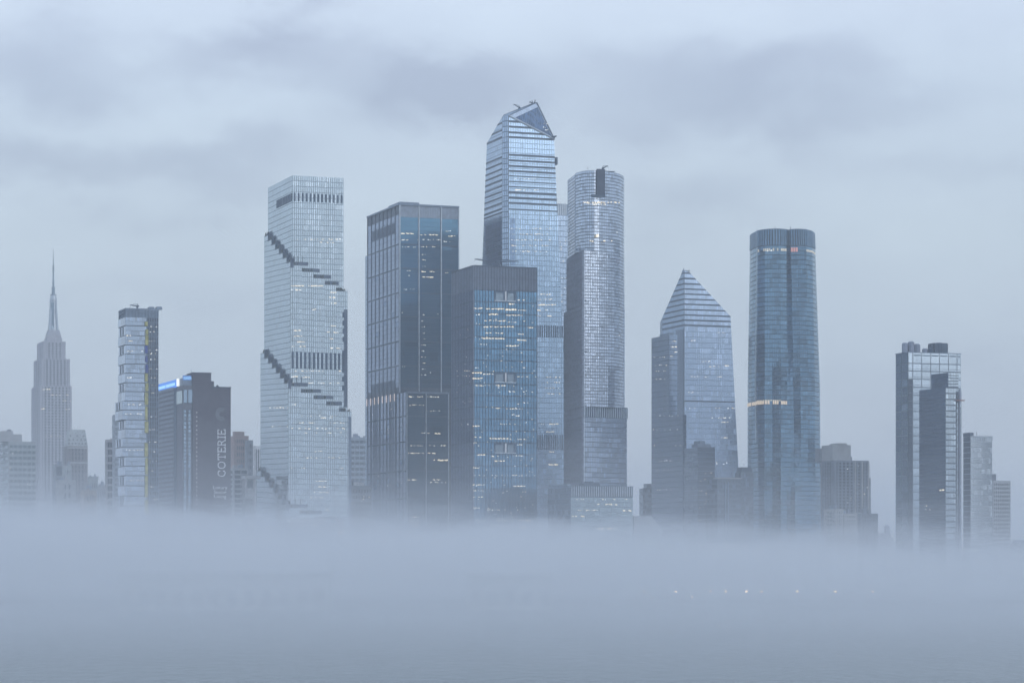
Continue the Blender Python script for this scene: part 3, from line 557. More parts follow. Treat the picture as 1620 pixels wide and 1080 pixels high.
def make_pyramid_tower():
    T = Tower('pointed_glass_tower', 'blue glass skyscraper with dark banded pyramid-like point, lower dark wing at its left', 1082.5, None, 1155.6, 2253)
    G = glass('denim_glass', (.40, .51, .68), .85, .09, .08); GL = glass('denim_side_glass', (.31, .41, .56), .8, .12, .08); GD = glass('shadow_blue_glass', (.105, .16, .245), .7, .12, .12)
    DK = mat('dark_band', (.06, .085, .125), .5, .3); fr = mat('blue_grey_mullion', (.19, .27, .37), .5, .3)
    f = T.R_; g0 = Face(T.C, -T.v)
    on = lambda face, px, py: (face.p(*face.uw(px, py)), face.uw(px, py))
    FP = [(1082.5, 925), (1176, 925), (1169, 757), (1155.6, 500.5), (1091, 431), (1082.5, 428)]; LP = [(1082.5, 925), (1046, 925), (1048.4, 503), (1080, 429), (1082.5, 428)]
    F3 = [on(f, *p) for p in FP]; L3 = [on(g0, *p) for p in LP]; bk = V((0, 40, 0))
    hull(T.root, [p for p, _ in F3]+[p for p, _ in L3]+[L3[1][0]+bk, F3[1][0]+bk, L3[2][0]+bk, F3[3][0]+bk], fr)
    fpoly = [q for _, q in F3]; lpoly = [q for _, q in L3]
    mb = MB(); panes(mb, f, lin(0, 60, 34), lin(2, 275, 60), .32, .4, .14, .002, (7, 1, 1.5), poly=fpoly); mb.build('west_glazing', G, T.root, stuff=True)
    mb = MB(); panes(mb, g0, lin(-75, 0, 36), lin(2, 275, 60), .32, .4, .14, .002, (7, 1, 1.5), poly=lpoly); mb.build('north_glazing', GL, T.root, stuff=True)
    for y in (432, 440.5, 449, 457, 465, 473, 481, 489.5, 498, 506, 514): band(T.root, f, fpoly, y, 1083, .6, DK); band(T.root, g0, lpoly, y, 1082, .6, DK)
    band(T.root, f, fpoly, 634, 1083, .55, DK)
    edge_bar(T.root, T.C+V((0, 0, 2)), at(1082.5, 428, 2253), .35, FR_MID)
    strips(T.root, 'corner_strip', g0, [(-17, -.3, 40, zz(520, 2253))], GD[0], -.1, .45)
    u0, w0 = f.uw(1088, 430)
    mb = MB(); mb.onface(f, 0, 3.5, w0-2, w0+1.4, -5, -1); mb.build('roof_plant', FR_MID, T.root)
    mb = MB(); mb.tube(at(1081.5, 432, 2256), at(1081.5, 424, 2256), 1.2, .2, 5); mb.build('roof_point', FR_MID, T.root)
    crane(T.root, 1087, 431, 2256, 3, 40)
    # left wings
    def wing(name, xc, xl, xr, Y, yt, nL, nR, depth_b=None):
        C = V(((xc-CX)*Y/F, Y, 0)); s = lambda px, d: (((px-CX)/F)*C.y-C.x)/(d.x-((px-CX)/F)*d.y)
        Lb, La = s(xl, T.v), s(xr, T.u); zt = zz(yt, Y); mb = MB()
        mb.prism([C, C+T.u*La, C+T.u*La+T.v*Lb, C+T.v*Lb], 2, zt-.4); mb.build(name, FR_DARK, T.root)
        g = Face(C+T.v*Lb, -T.v); ff = Face(C, T.u); n = round((zt-2)/4.3)
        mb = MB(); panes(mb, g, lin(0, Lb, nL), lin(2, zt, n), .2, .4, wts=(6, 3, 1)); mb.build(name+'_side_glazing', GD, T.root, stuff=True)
        mb = MB(); panes(mb, ff, lin(0, La, nR), lin(2, zt, n), .25, .5, wts=(6, 1, 2)); mb.build(name+'_glazing', GL, T.root, stuff=True)
        return g, ff, zt
    g1, f1, z1 = wing('left_wing', 1058.5, 1030.8, 1071.5, 2232, 529, 26, 6)
    g2, f2, z2 = wing('lower_wing', 1080.5, 1031, 1086, 2180, 655, 44, 4)
    strips(T.root, 'wing_ledge', f1, [(0, 4, z1-.2, z1+1.4)], FR_MID, -20, .4)
    lights(T.root, f, [(1136, 1146, 526, 6, 1, .5, .3), (1094, 1100, 539, 4, 2, .4, .5), (1111, 1125, 572, 6, 1.4, .7, .2), (1122, 1140, 580, 5, 2, .3, .8), (1146, 1153, 579, 6, 1.3, .8, .6), (1090, 1146, 596, 12, 1.5, .4, .8), (1089, 1106, 621, 6, 1.5, .5, .3), (1085, 1165, 646, 9, 1.1, .8, .1), (1125, 1155, 661, 8, 1.1, .8, .2), (1140, 1152, 668, 8, 1.4, .4, .9), (1140, 1152, 692.5, 8, 2.2, .4, .8), (1128, 1156, 734, 4, 1.2, .9, 0), (1098, 1150, 732, 4, 1.2, .9, 0)])
    lights(T.root, f1, [(1059, 1070, 549, 8, 1.8, .9, .5), (1059, 1070, 540, 5, 1.8, .5, .5), (1068, 1072, 557, 3, 1.6, .5, .5), (1060, 1064, 564, 4, 1.2, .8, .2)])
    lights(T.root, g1, [(1035, 1056, y, 6, 1.2, .5, .5) for y in (565, 578, 587, 600)])
    lights(T.root, g2, [(1034, 1078, y, 5, 1.2, .7, .2) for y in (646+12, 680, 705, 730, 744, 775)]+[(1050, 1062, 729, 5, 1, .9, 0)])
    lights(T.root, f, [(1087, 1108, 757.5, 14, 1.5, .5, .9), (1095, 1105, 799, 9, 1.4, .5, .7), (1110, 1118, 790, 4, 1.2, .9, .6), (1087, 1100, 807, 7, 1.4, .5, .6)])
make_pyramid_tower()

# ------------------------------------------------------------------ lofted towers
def loft(mb_p, mb_b, bot, top, z0, z1, cols, rows, gu=.3, gw=.45, depth=.15, wts=(6, 2, 1.5), front=None, tilt=.0025):
    n = len(bot); front = n-1 if front is None else front
    pts = [V((p[0], p[1], z0)) for p in bot]+[V((p[0], p[1], z1)) for p in top]
    def inset(poly, d=.9):
        out = []
        for i in range(n):
            a, b_, c = V(poly[i-1]), V(poly[i]), V(poly[(i+1) % n]); e1, e2 = (b_-a).normalized(), (c-b_).normalized()
            nn = V((-(e1.y+e2.y), e1.x+e2.x)); nn = nn.normalized()/max(.4, math.sqrt(max(.01, (1+e1.dot(e2))/2)))
            out.append(b_+nn*d)
        return out
    dd = .6 if n > 3 else .1
    ib, it = inset([tuple(p) for p in bot], dd), inset([tuple(p) for p in top], dd)
    bp_ = [V((p[0], p[1], z0)) for p in ib]+[V((p[0], p[1], z1)) for p in it]
    mb_b.add(bp_, [tuple(range(n))[::-1], tuple(range(n, 2*n))]+[(i, (i+1) % n, n+(i+1) % n, n+i) for i in range(n)])
    for i in range(front):
        A, B, C_, D = pts[i], pts[(i+1) % n], pts[n+(i+1) % n], pts[n+i]
        nn = (B-A).cross(D-A).normalized(); nc = max(1, round((B-A).length/cols)); L = (B-A).length
        for r in range(rows):
            last = pick(wts)
            for c in range(nc):
                if random.random() > .45: last = pick(wts)
                g1, h1 = gu/2/L*1.0, gw/2/(z1-z0)
                s0, s1, t0, t1 = c/nc+g1, (c+1)/nc-g1, r/rows+h1, (r+1)/rows-h1
                P = lambda s, t_: (A*(1-s)+B*s)*(1-t_)+(D*(1-s)+C_*s)*t_
                q = [P(s0, t0), P(s1, t0), P(s1, t1), P(s0, t1)]; tl = [random.gauss(0, tilt) for _ in range(2)]
                fr = [p+nn*(depth+(tl[0] if k in (0, 3) else -tl[0])+(tl[1] if k < 2 else -tl[1])) for k, p in enumerate(q)]
                mb_p.add(fr+[p-nn*(dd+.1) for p in q], [(0, 1, 2, 3), (0, 4, 5, 1), (1, 5, 6, 2), (2, 6, 7, 3), (3, 7, 4, 0)], last)
def pY(px, Y): return ((px-CX)*Y/F, Y)
def make_curved_dark():
    Y = 2055; root = thing('curved_glass_tower', 'slate blue glass skyscraper with rounded lobes, dark finned crown and flared lower half', 'skyscraper', (pY(1240, Y)[0], Y, 2))
    G = glass('slate_blue_glass', (.18, .32, .45), .75, .1, .2); fr = mat('slate_mullion', (.10, .14, .19), .5, .3)
    top = [(1187, 2087), (1192, 2072), (1197.5, 2061), (1199.5, 2056.5), (1210, 2050), (1222, 2047), (1235, 2047), (1244, 2050), (1247.3, 2053.5), (1250.5, 2050), (1262, 2048), (1275, 2050), (1284, 2059), (1288.6, 2075), (1286, 2112), (1190, 2120)]
    mid = [(1183, 2087), (1189, 2074), (1195, 2066), (1197, 2060), (1209.5, 2050), (1222, 2050), (1235, 2052), (1245, 2055), (1250, 2057), (1255, 2056), (1266, 2057), (1278, 2060), (1289, 2066), (1297, 2080), (1294, 2122), (1186, 2128)]
    low = [(1182.8, 2087), (1189, 2076), (1196, 2067), (1203, 2057), (1209.5, 2050), (1222, 2052), (1235, 2054), (1245, 2056), (1252, 2058), (1259, 2059.5), (1269, 2062), (1279, 2064), (1290, 2067), (1299, 2075), (1297, 2122), (1186, 2128)]
    P = lambda l: [pY(*q) for q in l]
    z_t, z_c, z_m = zz(361, Y), zz(390, Y), zz(610, Y)
    at_c = [tuple(a[k]+(b_[k]-a[k])*.12 for k in (0, 1)) for a, b_ in zip(top, mid)]
    pm, bm_ = MB(), MB()
    loft(pm, bm_, P(mid), P(at_c), z_m, z_c, 1.75, 30, .28, .5, front=13); loft(pm, bm_, P(low), P(mid), 2, z_m-.01, 1.75, 42, .28, .5, front=13)
    pm.build('glazing', G, root, stuff=True)
    cw = MB(); loft(cw, bm_, P(at_c), P(top), z_c+.01, z_t-1.2, 1.9, 1, .95, .6, .5, (1, 0, 0), 13, 0); cw.build('crown_louvers', mat('crown_fin_blue', (.20, .33, .46), .3, .6), root, stuff=True)
    bm_.build('body', fr, root)
    # vertical bright edge lines, slots, mechanical vents
    for (xt, yt, xb, yb, Yt, Yb) in ((1197.7, 362, 1194.8, 610, 2061, 2065), (1194.8, 610, 1195.5, 700, 2065, 2066)):
        edge_bar(root, at(xt, yt, Yt-.5), at(xb, yb, Yb-.5), .3, FR_PALE)
    f = Face(V((*pY(1209.5, 2050), 0)), V(pY(1299, 2075)+(0,))-V(pY(1209.5, 2050)+(0,)))
    for k in range(6): u = f.uw(1219.5+k*2.7, 640)[0]; mb = MB(); mb.onface(f, u-.35, u+.35, f.uw(1220, 662)[1], f.uw(1220, 640)[1], 0, .5+1.0); mb.build('vent_slot', LOUVER, root)
    for px in (1243.5, 1259.5): u = f.uw(px, 480)[0]; mb = MB(); mb.onface(f, u-.3, u+.3, f.uw(px, 493)[1], f.uw(px, 478)[1], -4, 4.5); mb.build('vent_slot', LOUVER, root)
    mb = MB(); mb.tube(at(1226, 361, 2060), at(1226, 358.5, 2060), .3, .2); mb.tube(at(1250, 362, 2060), at(1251, 358.5, 2060), .3, .2); mb.build('roof_mast', FR_DARK, root)
    # lit storeys
    def lit(polys, z, h, m, i0, i1, sparse=1.0, name='lit_window', inset=.5):
        mb = MB()
        for i in range(i0, i1):
            A, B = V((*polys[i], z)), V((*polys[i+1], z)); nn = (B-A).cross(V((0, 0, 1))).normalized(); k = max(1, round((B-A).length/1.75)); ff = Face(V((A.x, A.y, 0)), B-A); L = (B-A).length
            for c in range(k):
                if random.random() < sparse: mb.onface(ff, c*L/k+.25, (c+1)*L/k-.25, z, z+h, -.1, inset)
        mb.build(name, m, root, stuff=True)
    W_ = mat('warm_storey', (.6, .5, .4), .4, emit=(1, .80, .58), es=.42)
    tt = .93; lom = [tuple(a[k]+(b_[k]-a[k])*tt for k in (0, 1)) for a, b_ in zip(low, mid)]
    lit(P(lom), zz(639.5, Y), 2.6, W_, 0, 7, .9)
    lit(P(lom), zz(634.5, Y), .8, LIT_D, 3, 6, .9)
    lit(P(at_c), zz(398.5, Y), 2.0, LIT_D, 3, 7, .6); lit(P(at_c), zz(399.5, Y), 3.2, LIT_R, 9, 10, 1); lit(P(at_c), zz(398.5, Y), 1.5, LIT_D, 11, 13, .7); lit(P(at_c), zz(399, Y), .9, LIT_C, 4, 6, .3); lit(P(at_c), zz(398, Y), .9, LIT_C, 6, 8, .3)
make_curved_dark()

def make_round_tower():
    Y = 1936; T = Tower('slender_rounded_tower', 'slender finned tower with rounded top, dark notch in its crown and louvred belt low down', 923, 894, 987.5, Y)
    G = glass('silver_blue_glass', (.55, .63, .76), .8, .11, .16); GL = glass('fin_side_glass', (.27, .32, .43), .5, .3, .1); fr = mat('bronze_grey_frame', (.15, .18, .24), .5, .3)
    P = lambda l: [pY(*q) for q in l]
    # upper, rounded tier
    up = [(898, 1990), (909.5, 1962), (911, 1953), (919, 1945), (929, 1940.5), (940, 1939.5), (948, 1941.5), (962, 1946.3), (972, 1950.3), (980, 1957.3), (986, 1968.3), (987.3, 1978), (985, 2008), (902, 2010)]
    z_top, z_u = zz(268, Y), zz(396, Y); pm, bb = MB(), MB()
    ring = P(up)
    loft(pm, bb, ring[1:], ring[1:], z_u, z_top, 1.62, 25, .26, .5, front=10, wts=(6, 2.5, 1)); pm.build('crown_glazing', G, T.root, stuff=True)
    ps = MB(); loft(ps, bb, [ring[0], ring[1], ring[-1]], [ring[0], ring[1], ring[-1]], z_u, z_top-.01, 1.5, 25, .3, .5, front=1); ps.build('north_glazing', G, T.root, stuff=True)
    # mid and lower tiers
    mid = [(898, 1990), (923, 1936), (934, 1938.5), (948, 1942), (962, 1946), (972, 1950), (980, 1957), (986, 1968), (987.5, 1978), (986, 2010), (902, 2012)]
    m3 = [(894, 2000), (923, 1936), (934, 1938.5), (948, 1942), (962, 1946), (972, 1950), (980, 1957), (986, 1968), (988, 1978), (986, 2010), (898, 2012)]
    lo = [(894, 2000), (923.5, 1936), (992, 1962), (990, 2010), (898, 2012)]
    pm, pl = MB(), MB(); cut = lambda l, i, j: P(l)
    def tier(pl_, z0, z1, rows, cut_right=True):
        r = P(pl_); n = len(r); A = MB(); loft(A, bb, r, r, z0, z1, 1.62, rows, .3, .55, front=0)
        loft(pm, MB(), r[1:], r[1:], z0, z1, 1.62, rows, .42, .5, front=n-4 if n > 6 else 1, wts=(6, 2.5, 1.5)); loft(pl, MB(), [r[0], r[1], r[-1]], [r[0], r[1], r[-1]], z0, z1, 1.5, rows, .3, .5, front=1)
    z_m, z_l = zz(481, Y), zz(643, Y)
    tier(mid, z_m, z_u-.01, 17); tier(m3, z_l, z_m-.01, 32); tier(lo, 2, z_l-.01, 36)
    pm.build('west_glazing', G, T.root, stuff=True); pl.build('side_glazing', GL, T.root, stuff=True); bb.build('body', fr, T.root)
    # bronze fins on the side wall
    for (l, z0, z1) in ((mid, z_m, z_u), (m3, z_l, z_m), (lo, 2, z_l)):
        A, B = V((*pY(*l[0]), 0)), V((*pY(*l[1]), 0)); f = Face(A, B-A); L = (B-A).length; n = round(L/3.4)
        strips(T.root, 'side_fin', f, [(max(0, L*k/n-.25), L*k/n+.25, z0, z1-.3) for k in range(n+1)], FR_BROWN, -.1, .95)
        n = round((z1-z0)/4.3); mb = MB()
        for k in range(n): mb.onface(f, 0, L, z0+k*(z1-z0)/n, z0+k*(z1-z0)/n+1.5, -.1, .5)
        mb.build('side_spandrels', FR_BROWN, T.root, stuff=True)
    ff = Face(V((*pY(923.5, 1936), 0)), V((*pY(992, 1962), 0))-V((*pY(923.5, 1936), 0))); L = (V((*pY(923.5, 1936), 0))-V((*pY(992, 1962), 0))).length
    strips(T.root, 'louver_belt', ff, [(-.2, L+.2, zz(659.5, Y), z_l+.6)], LOUVER, -.2, .5)
    strips(T.root, 'belt_fin', ff, [(L*k/20+.3, L*k/20+.75, zz(659, Y), z_l+.2) for k in range(20)], FR_PALE, .4, .9)
    for y in (475, 556): strips(T.root, 'joint_band', ff, [(0, L*.86, zz(y, Y)-.25, zz(y, Y)+.25)], fr, -.1, .5)
    strips(T.root, 'corner_edge', ff, [(-.15, .35, 2, z_u)], FR_PALE, -.1, .6)
    # raised dark slab painting the shade of the crown notch, with a ledge
    nf = Face(V((*pY(944, 1939.5), 0)), V((1, 0.28, 0))); Ln = 14*Y/F
    strips(T.root, 'crown_notch_shade', nf, [(.1, Ln-.1, zz(307, Y), z_top+.8)], mat('notch_shade', (.05, .07, .11), .7), -1, .45)
    strips(T.root, 'notch_ledge', nf, [(-9*Y/F, Ln, zz(311, Y), zz(307, Y))], FR_DARK, -.2, .9)
    for px in (958, 966, 976): pass
    mb = MB(); mb.onface(nf, Ln+.3, Ln+9, z_top, z_top+.3, -12, -4); mb.build('roof_edge', FR_MID, T.root)
    crane(T.root, 954, 266, 1945, 4, 25); mb = MB(); mb.tube(at(930, 268, 1945), at(930, 264, 1945), .2, .1); mb.build('roof_mast', FR_DARK, T.root)
    strips(T.root, 'shoulder_unit', ff, [(-3.2, .8, z_u-.3, z_u+1.6), (-5.5, -4.6, z_u-.2, z_u+1.2)], FR_MID, -3, .3)
    nf2 = Face(V((*pY(929, 1937.5), 0)), V((1, .2, 0)))
    lights(T.root, nf2, [(921, 980, 321, 34, 1.0, .8, .8), (933, 958, 324, 10, 1, .6, .6), (930, 970, 382, 6, 1, 1, .8), (943, 948, 375, 8, .8, 2.5, .6), (975, 979, 368, 2, 1, .7, 0)], d=.8)
    lights(T.root, ff, [(945, 967, 402, 12, 1.5, .6, .7), (949, 951, 484, 1, 1.2, 1, 0), (943, 953, 507, 8, .9, 1.5, 1), (950, 955, 565, 4, 1, .9, .6), (976, 980, 531, 3, 1.2, .6, .4)])
    return T
make_round_tower()

def make_podium():
    T = Tower('louvre_topped_block', 'low glass block with louvred top band under the slender rounded tower', 903, 867, 1001, 1870, cat='office block')
    G = glass('grey_green_glass', (.36, .45, .50), .75, .12, .1); GL = glass('podium_side_glass', (.14, .18, .23), .5, .2, .1); fr = FR_MID
    zt = T.z(768); Lr, Ll = T.Lr, T.Ll; T.body(0, Lr, 0, Ll, 2, zt-.4, fr)
    for j in range(4):
        z1, z0 = T.z(786+j*15.3), T.z(786+(j+1)*15.3); mb = MB(); panes(mb, T.R_, lin(0, Lr, 26), lin(z0, z1, 2), .3, .4, wts=(6, 1, 2)); mb.build('glass_storey', G, T.root)
    mb = MB(); panes(mb, T.R_, lin(0, Lr, 26), lin(3, T.z(847.5), 8), .3, .5, wts=(6, 3, 1)); mb.build('lower_glazing', GL, T.root, stuff=True)
    mb = MB(); panes(mb, T.L_, lin(0, Ll, 26), lin(3, zt-1, 18), .5, .5, wts=(6, 3, 1)); mb.build('side_glazing', GL, T.root, stuff=True)
    strips(T.root, 'louver_belt', T.R_, [(0, Lr, T.z(785), zt)], LOUVER, -.1, .35)
    strips(T.root, 'belt_fin', T.R_, [(Lr*k/28+.35, Lr*k/28+.85, T.z(784.5), zt-.3) for k in range(28)], FR_PALE, .2, .8)
    strips(T.root, 'ledge', T.R_, [(0, Lr, T.z(847), T.z(845))], FR_DARK, -.1, .8)
    roof_box(T, [(14, 26, 10, 20, zt, zt+2), (17, 22, 12, 18, zt+2, zt+3.2)], FR_DARK)
    strips(T.root, 'roof_screen', T.L_, [(0, Ll*.8, zt, zt+1.4)], FR_MID, -4, -.8)
    lights(T.root, T.R_, [(944, 976, 798, 12, 1, .7, .7), (910, 945, 807, 14, 1.2, .4, .8), (985, 1000, 808, 9, 1.2, .8, .9), (905, 925, 817, 8, 1.2, .9, .8), (940, 976, 836.5, 26, .9, .9, .6), (905, 995, 790, 10, 1, .5, .6)])
make_podium()

# ------------------------------------------------------------------ tower of shifted boxes, left
def make_shifted():
    Y = 1850; T = Tower('shifted_box_tower', 'slim glass tower of shifted boxes with yellow sheathing strip and raw dark right side', 199, 188, 251, Y)
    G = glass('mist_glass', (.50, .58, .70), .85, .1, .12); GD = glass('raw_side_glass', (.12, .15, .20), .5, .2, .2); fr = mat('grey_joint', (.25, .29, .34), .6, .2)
    Lr, Ll, f, g = T.Lr, T.Ll, T.R_, T.L_; u1 = f.uw(231.5, 600)[0]
    T.body(.5, Lr, .5, Ll, 2, T.z(489), FR_MID)
    ys = [501, 515, 530.5, 545.5, 560, 575.5, 590, 605, 619, 634, 648.5, 664, 678, 693, 707, 722, 737, 752, 768, 784, 800, 820, 845, 880]
    sh = [.3, .4, .5, .3, .55, .3, .6, .4, .7, .5, .8, .9, .6, 1.0, .6, .9, .5, .8, .4, .7, .4, .6, .3]
    for j in range(len(ys)-1):
        z1, z0 = T.z(ys[j]), T.z(ys[j+1]); s = .3+.35*sh[j]; ex = 0 if j % 2 else .45
        if j in (9, 10): ex = 2.6
        if j in (13, 14): ex = 2.2
        mb = MB(); A = [T.pt(-ex, -s), T.pt(u1, -s), T.pt(u1, Ll), T.pt(-ex, Ll)]; mb.prism(A, z0+.12, z1-.12); mb.build('shifted_box', fr, T.root)
        ff = Face(T.pt(-ex, -s), T.u); L = u1+ex; mb = MB()
        dark = j in (13,)
        panes(mb, ff, lin(0, L, 9), lin(z0+.2, z1-.2, 2), .2, .3, .12, .002, (1, 5, 0) if j == 13 else (6, 1.6, 2), rowrun=.5); mb.build('glass_box_front', G, T.root)
        gg = Face(T.pt(-ex, Ll), -T.v); mb = MB()
        if j % 2:
            Lg = Ll+s; panes(mb, gg, [0, Lg*.22, Lg*.36, Lg*.55, Lg*.69, Lg], lin(z0+.2, z1-.2, 1), .2, .3, .12, .002, (3, 2, 1)); mb.build('glass_box_side', G, T.root)
            strips(T.root, 'dark_slot', gg, [(Lg*.22+.2, Lg*.36-.2, z0+.5, z1-.6), (Lg*.55+.2, Lg*.69-.2, z0+.5, z1-.6)], FR_DARK, -.1, .3)
        else: panes(mb, gg, lin(0, Ll+s, 2), lin(z0+.2, z1-.2, 1), .2, .3, .2, .004, (2, 2, 1)); mb.build('glass_box_side', G, T.root)
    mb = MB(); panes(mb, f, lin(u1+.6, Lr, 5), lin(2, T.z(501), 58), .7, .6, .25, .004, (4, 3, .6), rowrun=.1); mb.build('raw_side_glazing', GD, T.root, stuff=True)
    for a, b_, m in ((508, 515, YEL), (520, 528, YEL), (529, 545, YEL), (546, 558, BLUEP), (562, 572, BLUEP), (576, 589, BLUEP), (590, 603, YEL), (605, 618, YEL), (620, 640, YEL), (642, 664, YEL), (666, 684, YEL), (700, 722, YEL), (724, 750, YEL), (752, 786, YEL), (790, 812, YEL)):
        u = u1+random.uniform(-1.4, -.6); strips(T.root, 'sheathing_panel', f, [(u, u1+.9+random.uniform(-.3, .4), T.z(b_), T.z(a))], m, -.2, 1.5)
    # open crown frame
    zt = T.z(487); mb = MB()
    for ff, L, n in ((f, Lr, 10), (g, Ll, 4)):
        for k in range(n+1): mb.onface(ff, min(L-.5, k*L/n), min(L, k*L/n+.5), T.z(501), zt, -.5, .2)
        mb.onface(ff, 0, L, zt-.8, zt, -.55, .3); mb.onface(ff, 0, L, T.z(494), T.z(493), -.55, .25)
    mb.build('crown_frame', FR_MID, T.root)
    T.body(1.5, Lr-1.5, 1.5, Ll-1, T.z(501), T.z(492), FR_DARK, 'crown_core')
    strips(T.root, 'vent_slot', Face(T.pt(-.9, 0), T.u), [(4.4, 5.5, T.z(514), T.z(508)), (7.8, 8.9, T.z(514), T.z(508))], LOUVER, 0, .5)
    roof_box(T, [(17, 21, 3, 8, zt, zt+1.3), (22.5, 26.5, 3, 8, zt, zt+1.6)], FR_MID); crane(T.root, 217, 484, Y+8, 5, 172)
    lights(T.root, f, [(236, 248, y, 3, .7, .7, .1) for y in (517, 525, 540, 554, 560, 569, 584, 598, 610, 622, 660, 680, 700, 715, 730, 745, 770, 790)], d=.5)
    lights(T.root, Face(T.pt(0, -1.3), T.u), [(200, 210, 531, 5, 1, .6, .3), (200, 209, 540, 5, 1, .5, .6), (200, 226, 556, 8, .7, .6, .2), (201, 210, 598, 5, .7, .7, .2), (200, 228, 640, 9, .8, .5, .4), (198, 228, 655, 8, .8, .5, .4), (200, 228, 712, 9, .7, .5, .2), (200, 228, 760, 9, .7, .5, .2)], d=.6)
make_shifted()

# ------------------------------------------------------------------ lettered brick tower
def stroke(mb, f, pts, wd, o, sc_, dep=.45):
    """polyline in letter space (s along the reading direction = up the wall, t towards the left) drawn as one raised ribbon"""
    P = [V((o[0]-t_*sc_, o[1]+s*sc_)) for s, t_ in pts]
    if (P[0]-P[-1]).length < 1e-4 and len(P) > 3: P = P[:-1]; cl = True
    else: cl = False
    n = len(P); L_, R2 = [], []
    for i in range(n):
        a = P[i-1] if (i > 0 or cl) else None; c = P[(i+1) % n] if (i < n-1 or cl) else None
        e1 = (P[i]-a).normalized() if a is not None else None; e2 = (c-P[i]).normalized() if c is not None else None
        e = (e1+e2).normalized() if e1 is not None and e2 is not None else (e1 or e2)
        nn = V((-e.y, e.x))*wd/2; q = P[i]
        if a is None: q = q-e*wd*.4
        if c is None: q = q+e*wd*.4
        L_.append(q+nn); R2.append(q-nn)
    pts3 = [f.p(q.x, q.y, dep) for q in R2]+[f.p(q.x, q.y, dep) for q in L_]+[f.p(q.x, q.y, -.05) for q in R2]+[f.p(q.x, q.y, -.05) for q in L_]; fc = []
    for i in range(n if cl else n-1):
        k = (i+1) % n; fc += [(i, k, n+k, n+i), (2*n+i, 2*n+k, k, i), (n+i, n+k, 3*n+k, 3*n+i)]
    if not cl: fc += [(0, n, 3*n, 2*n), (n-1, 3*n-1, 4*n-1, 2*n-1)]
    mb.add(pts3, fc)
def arc(cx, cy, rx, ry, a0, a1, n=14): return [(cx+rx*math.cos(R(a0+(a1-a0)*i/n)), cy+ry*math.sin(R(a0+(a1-a0)*i/n))) for i in range(n+1)]
GLY = {'C': (.95, [arc(.5, .5, .45, .48, 48, 312), [(.80, .84), (.80, .70)], [(.80, .16), (.80, .30)]]), 'O': (1.08, [arc(.52, .5, .46, .48, 0, 360, 20)]),
       'T': (.92, [[(.05, .97), (.87, .97)], [(.46, .97), (.46, .02)], [(.3, .02), (.62, .02)], [(.05, .97), (.05, .82)], [(.87, .97), (.87, .82)]]),
       'E': (.82, [[(.15, 0), (.15, 1)], [(.05, .98), (.72, .98)], [(.05, .02), (.75, .02)], [(.15, .52), (.58, .52)], [(.72, .98), (.72, .84)], [(.75, .02), (.75, .18)]]),
       'R': (.9, [[(.15, 0), (.15, 1)], [(.02, .02), (.3, .02)], [(.05, .98), (.42, .98)]+arc(.42, .75, .24, .23, 85, -90, 8)+[(.15, .52)], [(.42, .52), (.82, .02)], [(.72, .02), (.92, .02)]]),
       'I': (.45, [[(.22, 0), (.22, 1)], [(.06, .02), (.38, .02)], [(.06, .98), (.38, .98)]])}
def text_on(root, f, s, px0, px1, y, hpx, m, name='lettering'):
    cu = bpy.data.curves.new('txt', 'FONT'); cu.body = s; cu.size = 1; cu.extrude = .05; cu.offset = .0; cu.resolution_u = 3
    ob = bpy.data.objects.new('txt', cu); COL.objects.link(ob); dg = bpy.context.evaluated_depsgraph_get(); me = bpy.data.meshes.new_from_object(ob.evaluated_get(dg))
    bpy.data.objects.remove(ob)
    x0, x1 = min(v.co.x for v in me.vertices), max(v.co.x for v in me.vertices); u0, w0 = f.uw(px0, y); u1 = f.uw(px1, y)[0]; sx = (u1-u0)/(x1-x0); sy = hpx*f.O.y/F/.73
    o = V(root['org'])
    for v in me.vertices: v.co = f.p(u0+(v.co.x-x0)*sx, w0+v.co.y*sy, .25+v.co.z*4)-o
    me.materials.append(m); me.name = name; ob = bpy.data.objects.new(name, me); COL.objects.link(ob); ob.parent = root; return ob
